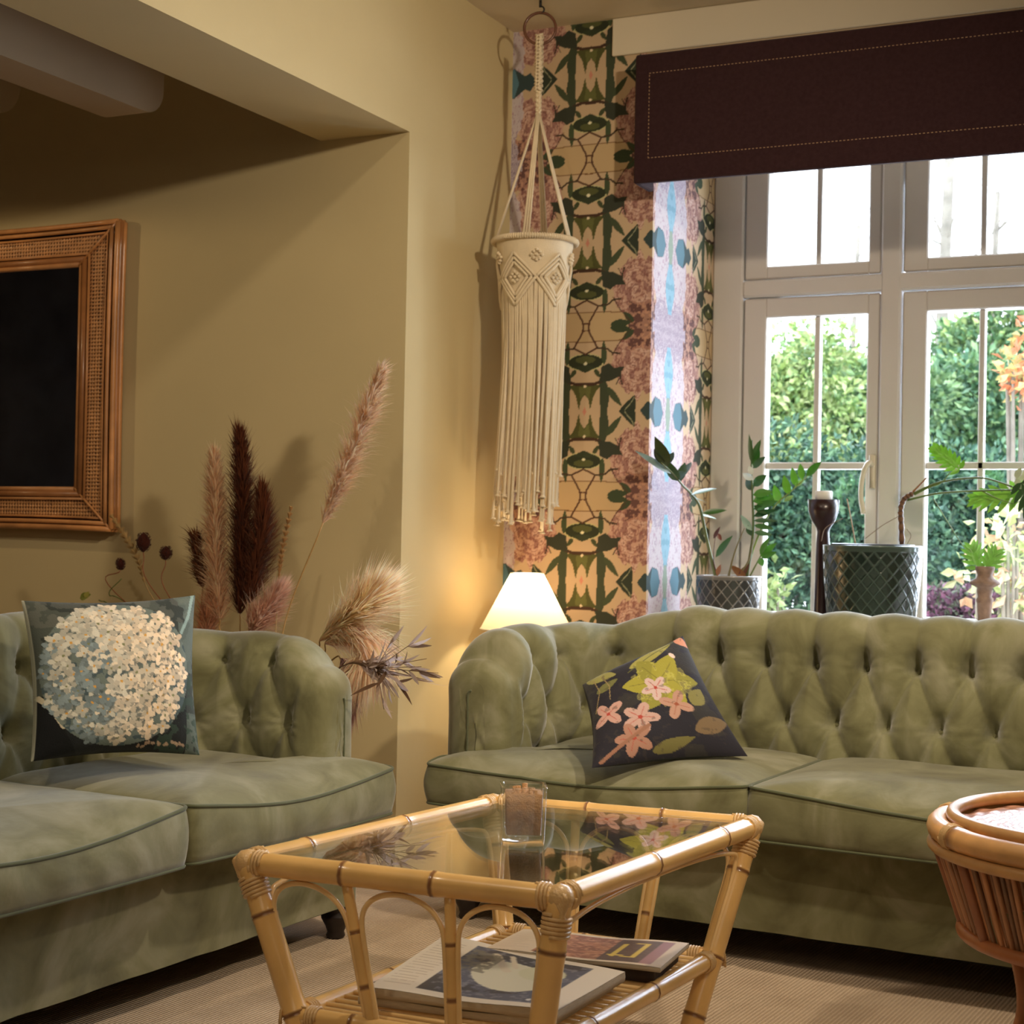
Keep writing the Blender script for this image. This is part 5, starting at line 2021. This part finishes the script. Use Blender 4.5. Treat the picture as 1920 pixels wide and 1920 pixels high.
YZ = 5.27
zz_root, zc3, zzR = lattice_pot('plant_pot', 'small grey pot with pale crossed line relief at the window jamb', 1305, 1428, 1082, YZ, 0.74, (60, 60, 58), (150, 144, 136), 17)
plant = empty('zz_plant', 'upright glossy green zz plant growing in the small grey pot', 'plant', (zc3[0], YZ, zc3[2] - 0.02))
o0 = np.array([zc3[0], YZ, zc3[2] - 0.02])
G1, G2, G3 = (52, 88, 36), (78, 132, 46), (36, 62, 34)


def zz(px, py, dy=0.0):
    return at(px, py, 1, YZ + dy - 0.46 * min(1.0, max(0.0, (1325 - px) / 95)))


stems = [
    ([(1338, 1088), (1325, 1010), (1312, 950), (1295, 925), (1280, 910), (1262, 888), (1240, 868)], 0.0052, (104, 112, 62), 0.0),
    ([(1408, 1088), (1412, 1000), (1411, 930), (1409, 880), (1410, 825)], 0.0050, (84, 96, 48), 0.01),
    ([(1362, 1090), (1378, 1035), (1396, 990)], 0.0038, (124, 112, 72), -0.02),
    ([(1380, 1090), (1404, 1050), (1412, 1010)], 0.0036, (124, 112, 72), -0.02),
    ([(1400, 1090), (1424, 1000), (1452, 950), (1490, 915), (1532, 876)], 0.0034, (132, 150, 80), 0.02),
    ([(1345, 1090), (1338, 1050), (1342, 1000)], 0.0025, (96, 66, 44), -0.01),
    ([(1412, 1088), (1425, 1045), (1438, 1020)], 0.0028, (104, 116, 60), 0.01),
]
for pts, rr4, c_, dy in stems:
    P_ = [zz(x, y, dy) - o0 for x, y in pts]
    if len(P_) > 2:
        P_[0] = P_[0] * np.array([0.8, 0.5, 1])
    m_ = MB()
    S_ = spline(P_, 6)
    tube(m_, S_, np.linspace(rr4 * 1.25, rr4 * 0.45, len(S_)), 8, c_)
    m_.build('stem', M['stem'], plant)
leaves = [  # base px, tip px, width m, colour, dy
    ((1258, 888), (1203, 850), .016, (128, 150, 140), -.01), ((1252, 875), (1232, 828), .030, (62, 74, 32), -.02), ((1250, 872), (1262, 848), .017, G3, 0),
    ((1272, 902), (1250, 868), .026, G1, 0), ((1275, 900), (1292, 866), .030, (44, 78, 30), -.02), ((1276, 903), (1282, 870), .026, G1, .01), ((1245, 870), (1228, 848), .02, G3, .01),
    ((1296, 928), (1342, 912), .013, (76, 104, 66), -.02), ((1316, 962), (1358, 956), .014, (58, 100, 40), -.02), ((1300, 935), (1326, 938), .010, (130, 140, 120), .0), ((1312, 965), (1342, 970), .008, (96, 120, 70), .01),
    ((1342, 1045), (1368, 1008), .020, (60, 104, 48), -.02), ((1410, 995), (1390, 968), .016, (150, 180, 160), -.02), ((1402, 985), (1408, 1003), .016, (60, 90, 60), -.02),
    ((1410, 870), (1405, 820), .012, G1, 0), ((1411, 862), (1424, 828), .016, (44, 96, 30), 0), ((1413, 875), (1422, 845), .020, (52, 104, 34), 0), ((1412, 878), (1432, 858), .02, G1, 0),
    ((1413, 912), (1434, 892), .026, (46, 92, 34), 0), ((1411, 900), (1394, 888), .017, (214, 222, 214), -.01), ((1410, 890), (1405, 875), .014, (222, 228, 220), -.01), ((1412, 928), (1445, 922), .022, (80, 140, 50), 0),
    ((1412, 940), (1442, 932), .024, (74, 134, 46), 0), ((1413, 955), (1452, 940), .022, (60, 116, 44), 0), ((1413, 968), (1450, 956), .018, (30, 72, 30), 0), ((1413, 976), (1452, 976), .012, (58, 96, 60), 0),
    ((1414, 985), (1446, 990), .014, (66, 112, 56), 0), ((1414, 998), (1444, 1002), .013, (70, 110, 66), 0), ((1412, 920), (1400, 900), .02, (40, 66, 40), .01), ((1414, 948), (1436, 962), .016, (38, 84, 34), 0),
    ((1425, 1040), (1440, 1010), .016, G2, 0), ((1426, 1044), (1452, 1020), .020, (80, 144, 52), 0), ((1428, 1046), (1452, 1036), .016, (70, 132, 46), 0), ((1424, 1046), (1430, 1060), .016, (80, 144, 60), 0),
    ((1462, 945), (1452, 912), .020, (104, 176, 60), .02), ((1480, 928), (1470, 895), .020, (108, 182, 58), .02), ((1494, 912), (1485, 880), .019, (104, 180, 56), .02), ((1505, 900), (1500, 872), .018, (98, 172, 54), .02),
    ((1512, 893), (1536, 868), .020, (70, 138, 46), .02), ((1490, 912), (1506, 900), .012, (150, 190, 120), .02), ((1470, 940), (1486, 930), .012, (130, 170, 100), .02), ((1450, 950), (1442, 925), .015, (90, 150, 60), .02),
    ((1400, 1085), (1372, 1062), .018, (128, 84, 46), -.02), ((1345, 1080), (1350, 1060), .014, (150, 96, 56), -.02), ((1338, 1010), (1348, 990), .010, (92, 52, 40), -.02), ((1345, 1000), (1352, 1012), .01, (120, 60, 50), -.02),
    ((1385, 1085), (1402, 1060), .016, (96, 52, 40), -.02)]
for i, ((x0_, y0_), (x1_, y1_), w_, c_, dy) in enumerate(leaves):
    a, b_ = zz(x0_, y0_, dy), zz(x1_, y1_, dy + 0.01 * math.sin(i * 2.1))
    m_ = MB()
    up = np.array([0.25 * math.sin(i), -1.0, 0.35])
    leafgeo(m_, a - o0, b_ - a, up, np.linalg.norm(b_ - a) * 1.12, w_ * 1.45, c_, 0.08)
    m_.build('leaf', M['leaf'], plant)

# turned candle holder with candle
YC_ = 5.25
ca = at(1548, 937, 1, YC_)
m_ = MB()
hz = ca[2] - ZS
R1_ = (at(1579, 945, 1, YC_)[0] - at(1517, 945, 1, YC_)[0]) / 2 * 0.93
lathe(m_, [(0.0001, 0), (R1_ * 0.78, 0), (R1_ * 0.66, 0.03), (R1_ * 0.52, 0.10), (R1_ * 0.44, hz - 0.148), (R1_ * 0.38, hz - 0.108), (R1_ * 0.44, hz - 0.094), (R1_ * 0.75, hz - 0.07), (R1_ * 0.95, hz - 0.04), (R1_, hz), (R1_ * 0.92, hz), (R1_ * 0.85, hz - 0.008), (0.0001, hz - 0.010)], 36)
co = m_.build('candle_holder', M['brownwood'])
cx_ = at(1537, 1060, 1, YC_)[0]
co.location = ((ca[0] * 0.6 + cx_ * 0.4), YC_, ZS)
tag(co, 'tall dark mahogany goblet-shaped candle holder on the sill', 'candle holder')
m_ = MB()
lathe(m_, [(0.0001, 0), (0.028, 0), (0.029, 0.034), (0.026, 0.039), (0.0001, 0.036)], 28)
cd = m_.build('candle', M['wax'])
cd.location = (co.location[0], YC_, ZS + hz - 0.0095)
tag(cd, 'short white pillar candle in the dark goblet-shaped holder', 'candle')
m_ = MB()
tube(m_, [(0, 0, 0.035), (0.001, 0, 0.044)], 0.0008, 5)
m_.build('wick', M['black'], cd)

# large green pot and split-leaf philodendron
YB = 5.20
_, bz, bR = lattice_pot('plant_pot', 'large dark green glazed pot with raised diamond lattice in mid sill', 1540, 1734, 1026, YB, 0.78, (32, 44, 38), (84, 100, 92), 24)
m_ = MB()
lathe(m_, [(bR * 0.84, 0.0), (bR * 0.86, 0.012), (bR * 0.80, 0.014), (bR * 0.78, 0.0)], 48)
lo = m_.build('liner_rim', M['black'], _)
lo.location = (0, 0, bz[2] - ZS - 0.003)
phl = empty('philodendron', 'leggy split-leaf philodendron with bent bare trunk in the large green pot', 'plant', (bz[0], YB, bz[2] - 0.02))
o0 = np.array([bz[0], YB, bz[2] - 0.02])


def ph_(px, py, dy=0.0):
    return at(px, py, 1, YB + dy) - o0


m_ = MB()
S_ = spline([ph_(1692, 1040), ph_(1690, 985), ph_(1689, 955), ph_(1696, 935), ph_(1712, 925)], 8)
k_ = np.arange(len(S_))
tube(m_, S_, 0.0085 + 0.0016 * np.sin(k_ * 1.9), 10, [(118, 84, 58) if i % 3 else (72, 46, 32) for i in range(len(S_))])
m_.build('trunk', M['stem'], phl)
pet = [([(1700, 932), (1760, 905), (1830, 896), (1870, 903), (1930, 925)], 0.0036, (92, 110, 56)),
       ([(1700, 938), (1760, 925), (1840, 920), (1925, 918)], 0.0034, (96, 118, 58)),
       ([(1702, 934), (1740, 915), (1765, 905), (1782, 885)], 0.0024, (104, 130, 60)),
       ([(1704, 930), (1722, 912), (1738, 895)], 0.0036, (150, 104, 60)),
       ([(1840, 920), (1870, 935), (1900, 945)], 0.0024, (110, 140, 66)),
       ([(1750, 935), (1790, 1000), (1810, 1030)], 0.0018, (120, 150, 96))]
for pts, rr4, c_ in pet:
    m_ = MB()
    S_ = spline([ph_(x, y, 0.01) for x, y in pts], 7)
    tube(m_, S_, np.linspace(rr4 * 1.2, rr4 * 0.7, len(S_)), 7, c_)
    m_.build('petiole', M['stem'], phl)
m_ = MB()
tube(m_, spline([ph_(1622, 1010), ph_(1655, 985), ph_(1685, 968)], 6), 0.0012, 5, (130, 104, 80))
tube(m_, spline([ph_(1604, 1020), ph_(1596, 975), ph_(1588, 935)], 6), 0.0018, 5, (176, 140, 96))
tube(m_, spline([ph_(1540, 1015), ph_(1548, 990), ph_(1580, 972)], 6), 0.0012, 5, (150, 130, 110))
tube(m_, spline([ph_(1698, 1025), ph_(1708, 1005), ph_(1700, 992)], 6), 0.001, 5, (130, 104, 80))
m_.build('aerial_roots', M['stem'], phl)


def lobed(c0, d, nrm, L_, col, n_=7, spread=0.5, w=0.020):
    """deeply divided leaf: finger lobes both sides of a midrib"""
    m_ = MB()
    d = np.asarray(d, float)
    d /= np.linalg.norm(d)
    nrm = np.asarray(nrm, float)
    nrm = nrm - d * (nrm @ d)
    nrm /= np.linalg.norm(nrm)
    s = np.cross(d, nrm)
    for k in range(n_):
        t = k / (n_ - 1)
        for sg in (-1, 1):
            p = c0 + d * L_ * t
            dd = s * sg * (1 - 0.25 * t) + d * (0.35 + 1.0 * t)
            leafgeo(m_, p, dd, nrm, L_ * spread * (0.55 + 0.6 * math.sin(PI * (0.2 + 0.7 * t))), w, tuple(np.array(col) * (0.94 + 0.1 * (k % 2))), 0.12)
    leafgeo(m_, c0 + d * L_ * 0.85, d, nrm, L_ * 0.4, w, col, 0.1)
    leafgeo(m_, c0, d, nrm, L_ * 1.1, w * 1.3, col, 0.02)
    m_.build('lobed_leaf', M['leaf'], phl)


LG = (126, 206, 60)
lobed(ph_(1800, 880, .02), (-0.75, 0, 0.62), (0.2, -1, 0.4), 0.097, LG, 8, 0.42, 0.016)
lobed(ph_(1925, 925, .03), (-1, 0.1, -0.12), (0.1, -1, 0.5), 0.15, (140, 200, 76), 7, 0.42, 0.022)
lobed(ph_(1915, 905, -.02), (0.4, -0.1, -0.8), (-0.4, -1, 0.3), 0.115, (56, 92, 52), 7, 0.5, 0.020)
lobed(ph_(1905, 898, .04), (1, 0, 0.1), (0, -1, 0.5), 0.10, (206, 220, 186), 6, 0.5, 0.022)
lobed(ph_(1835, 1065, .05), (-0.35, 0, 1), (0.1, -1, 0.2), 0.063, (130, 204, 84), 6, 0.75, 0.014)
lobed(ph_(1848, 1068, .05), (0.5, 0, 0.9), (0.1, -1, 0.2), 0.057, (136, 206, 90), 6, 0.8, 0.014)

# carved candlestick and dish at right
YK = 5.22
kc = at(1847, 1066, 1, YK)
rw = (at(1878, 1090, 1, YK)[0] - at(1816, 1090, 1, YK)[0]) / 2 * 0.93
H = kc[2] - ZS
m_ = MB()
lathe(m_, [(0.0001, 0), (rw * 0.62, 0), (rw * 0.60, 0.02), (rw * 0.42, H * 0.35), (rw * 0.50, H * 0.56), (rw * 0.58, H * 0.60), (rw * 0.45, H * 0.64), (rw * 0.52, H * 0.70), (rw * 0.50, H * 0.745), (rw, H * 0.79), (rw * 0.98, H * 0.82), (rw * 0.60, H * 0.86), (rw * 0.50, H * 0.90), (rw * 0.64, H * 0.97), (rw * 0.62, H), (rw * 0.5, H), (0.0001, H - 0.01)], 30)
ko = m_.build('candlestick', M['carved'])
ko.location = (kc[0], YK, ZS + 0.0065)
tag(ko, 'weathered turned wooden candlestick on the right end of the sill', 'candlestick')
m_ = MB()
lathe(m_, [(0.0001, 0), (0.055, 0), (0.10, 0.010), (0.101, 0.012), (0.055, 0.006), (0.0001, 0.0055)], 48)
dso = m_.build('dish', M['brownwood'])
dso.location = (kc[0] + 0.0, YK - 0.02, ZS)
dso.scale = (0.95, 0.95, 1)
tag(dso, 'thin dark round dish under the weathered candlestick', 'dish')

# ------------------------------------------------------------------ garden
struct(box(MB(), -14, 14, YR + 0.3, 30, -0.9, -0.6).build('ground', M['soil'], smooth=False))


def bush(name, label, c, rad3, n_, cols, ls=0.05, seed=0, cat='bush', group='shrubs in the garden', trunk=True, shell=0.55):
    r = np.random.default_rng(seed)
    c = np.array(c, float)
    root_ = empty(name, label, cat, (c[0], c[1], -0.6), 0, group)
    o0 = np.array([c[0], c[1], -0.6])
    # lumpy crown: leaves gather round sub-clumps
    nb = 26
    cen_ = r.normal(size=(nb, 3))
    cen_ /= np.linalg.norm(cen_, axis=1)[:, None]
    cen_ *= r.uniform(0.35, 0.85, (nb, 1))
    cen_ = cen_ * np.array(rad3) + c
    idx = r.integers(0, nb, n_)
    d = r.normal(size=(n_, 3))
    d /= np.linalg.norm(d, axis=1)[:, None]
    P_ = cen_[idx] + d * (r.uniform(shell, 1, (n_, 1))) * np.array(rad3) * 0.42
    P_ = P_ - o0
    ax = d + r.normal(size=(n_, 3)) * 0.7
    ax /= np.linalg.norm(ax, axis=1)[:, None]
    sd = np.cross(ax, r.normal(size=(n_, 3)))
    sd /= np.linalg.norm(sd, axis=1)[:, None]
    nm = np.cross(ax, sd)
    L_ = ls * r.uniform(0.7, 1.3, (n_, 1))
    W_ = L_ * 0.26
    p0, p2 = P_, P_ + ax * L_
    pm = P_ + ax * L_ * 0.5
    a_, b_ = pm - sd * W_ + nm * W_ * 0.4, pm + sd * W_ + nm * W_ * 0.4
    V = np.stack([p0, a_, p2, b_], 1).reshape(-1, 3)
    F = np.arange(4 * n_).reshape(-1, 4)
    ci = r.integers(0, len(cols), n_)
    cc_ = np.array(cols, float)[ci] * r.uniform(0.85, 1.15, (n_, 1))
    m_ = MB()
    m_.add(V, F, np.repeat(cc_, 4, 0))
    m_.build('leaves', M['bush'], root_, smooth=False)
    m_ = MB()
    for k in range(9):
        e = cen_[k] - o0
        tube(m_, spline([(r.uniform(-.05, .05), r.uniform(-.05, .05), 0), (e[0] * 0.4, e[1] * 0.4, e[2] * 0.5), e], 5), np.linspace(0.022, 0.006, 11), 6)
    m_.build('branches', M['bark'], root_)
    return root_


GA = [(138, 172, 122), (116, 154, 110), (160, 190, 134), (96, 134, 100)]
GB = [(104, 146, 120), (84, 126, 106), (126, 168, 132), (66, 104, 90)]
GY = [(186, 206, 138), (166, 194, 124), (204, 216, 160)]
GP = [(150, 104, 132), (120, 84, 110), (110, 120, 100)]


def G(px, py, y):
    return at(px, py, 1, y)


p = G(1480, 760, 9.4); bush('shrub', 'yellow-green shrub seen through the first window column', (p[0], 9.4, p[2]), (0.51, 0.20, 0.62), 7000, GY + GA[:1], 0.056, 1)
p = G(1590, 790, 10.0); bush('shrub', 'dense green shrub behind the window handle', (p[0], 10.0, p[2]), (0.60, 0.20, 0.50), 11000, GA, 0.060, 2)
p = G(1500, 1010, 7.7); bush('shrub', 'dark green low shrub below the yellow-green one', (p[0], 7.7, p[2]), (0.64, 0.20, 0.57), 16000, GB, 0.046, 3)
p = G(1790, 830, 10.6); bush('shrub', 'broad green shrub in the middle of the second window column', (p[0], 10.6, p[2]), (0.78, 0.20, 0.58), 14000, GA + GB[:1], 0.063, 4)
p = G(1900, 760, 11.2); bush('shrub', 'taller green shrub at the edge with light tips', (p[0], 11.2, p[2]), (0.67, 0.20, 0.73), 12000, GA + GY[:1], 0.067, 5)
p = G(1780, 1020, 8.2); bush('shrub', 'dark blue-green shrub below the broad one', (p[0], 8.2, p[2]), (0.76, 0.20, 0.49), 17000, GB, 0.049, 6)
p = G(1930, 1010, 8.8); bush('shrub', 'dark low shrub behind the weathered candlestick', (p[0], 8.8, p[2]), (0.63, 0.20, 0.52), 12000, GB + GA[:1], 0.052, 7)
p = G(1790, 1165, 7.1); bush('shrub', 'purple-leaved low plant near the ground outside', (p[0], 7.1, p[2]), (0.45, 0.16, 0.16), 6000, GP, 0.035, 8)
p = G(1900, 1060, 6.3); bush('shrub', 'pale-leaved sparse shrub close to the glass', (p[0], 6.3, p[2]), (0.20, 0.14, 0.24), 300, [(222, 232, 186), (196, 214, 150), (232, 190, 160)], 0.06, 9)
p = G(1450, 1110, 6.6); bush('shrub', 'tiny pale shrub low in the first pane', (p[0], 6.6, p[2]), (0.08, 0.08, 0.12), 160, [(190, 214, 150), (160, 190, 130)], 0.05, 10)
p = G(1915, 690, 6.7); bush('shrub', 'orange-red tipped twigs at the right window edge', (p[0], 6.7, p[2]), (0.09, 0.1, 0.20), 220, [(226, 150, 110), (206, 196, 130)], 0.05, 11)
p = G(1350, 900, 11.9); bush('shrub', 'distant green shrub hidden behind the window frame', (p[0], 11.9, p[2]), (1.0, 0.2, 0.9), 9000, GA, 0.07, 12)
# slender trees behind
for k, (px, yy, rr4, lab) in enumerate(((1768, 12.6, 0.065, 'grey tree trunk rising behind the broad shrub'), (1860, 14.0, 0.04, 'thin pale tree behind the taller edge shrub'), (1600, 15.0, 0.035, 'thin pale tree far behind the window handle'))):
    b0 = at(px, 800, 1, yy)
    root_ = empty('garden_tree', lab, 'tree', (b0[0], yy, -0.6), 0, 'bare trees in the garden')
    m_ = MB()
    r = np.random.default_rng(k + 40)
    S_ = spline([(0, 0, 0), (0.04, 0, 1.2), (-0.03, 0, 2.6), (0.02, 0, 4.6)], 6)
    tube(m_, S_, np.linspace(rr4 * 1.3, rr4 * 0.6, len(S_)), 8)
    m_.build('trunk', M['bark'], root_)
    m_ = MB()
    for q in range(26):
        i = r.integers(len(S_) // 2, len(S_))
        d = np.array([r.uniform(-1, 1), r.uniform(-.6, .6), r.uniform(0.3, 1.0)])
        S2 = spline([S_[i], S_[i] + d * 0.4, S_[i] + d * 0.8 + r.normal(size=3) * 0.12], 5)
        tube(m_, S2, np.linspace(rr4 * 0.16, 0.002, len(S2)), 5)
    m_.build('branches', M['bark'], root_)
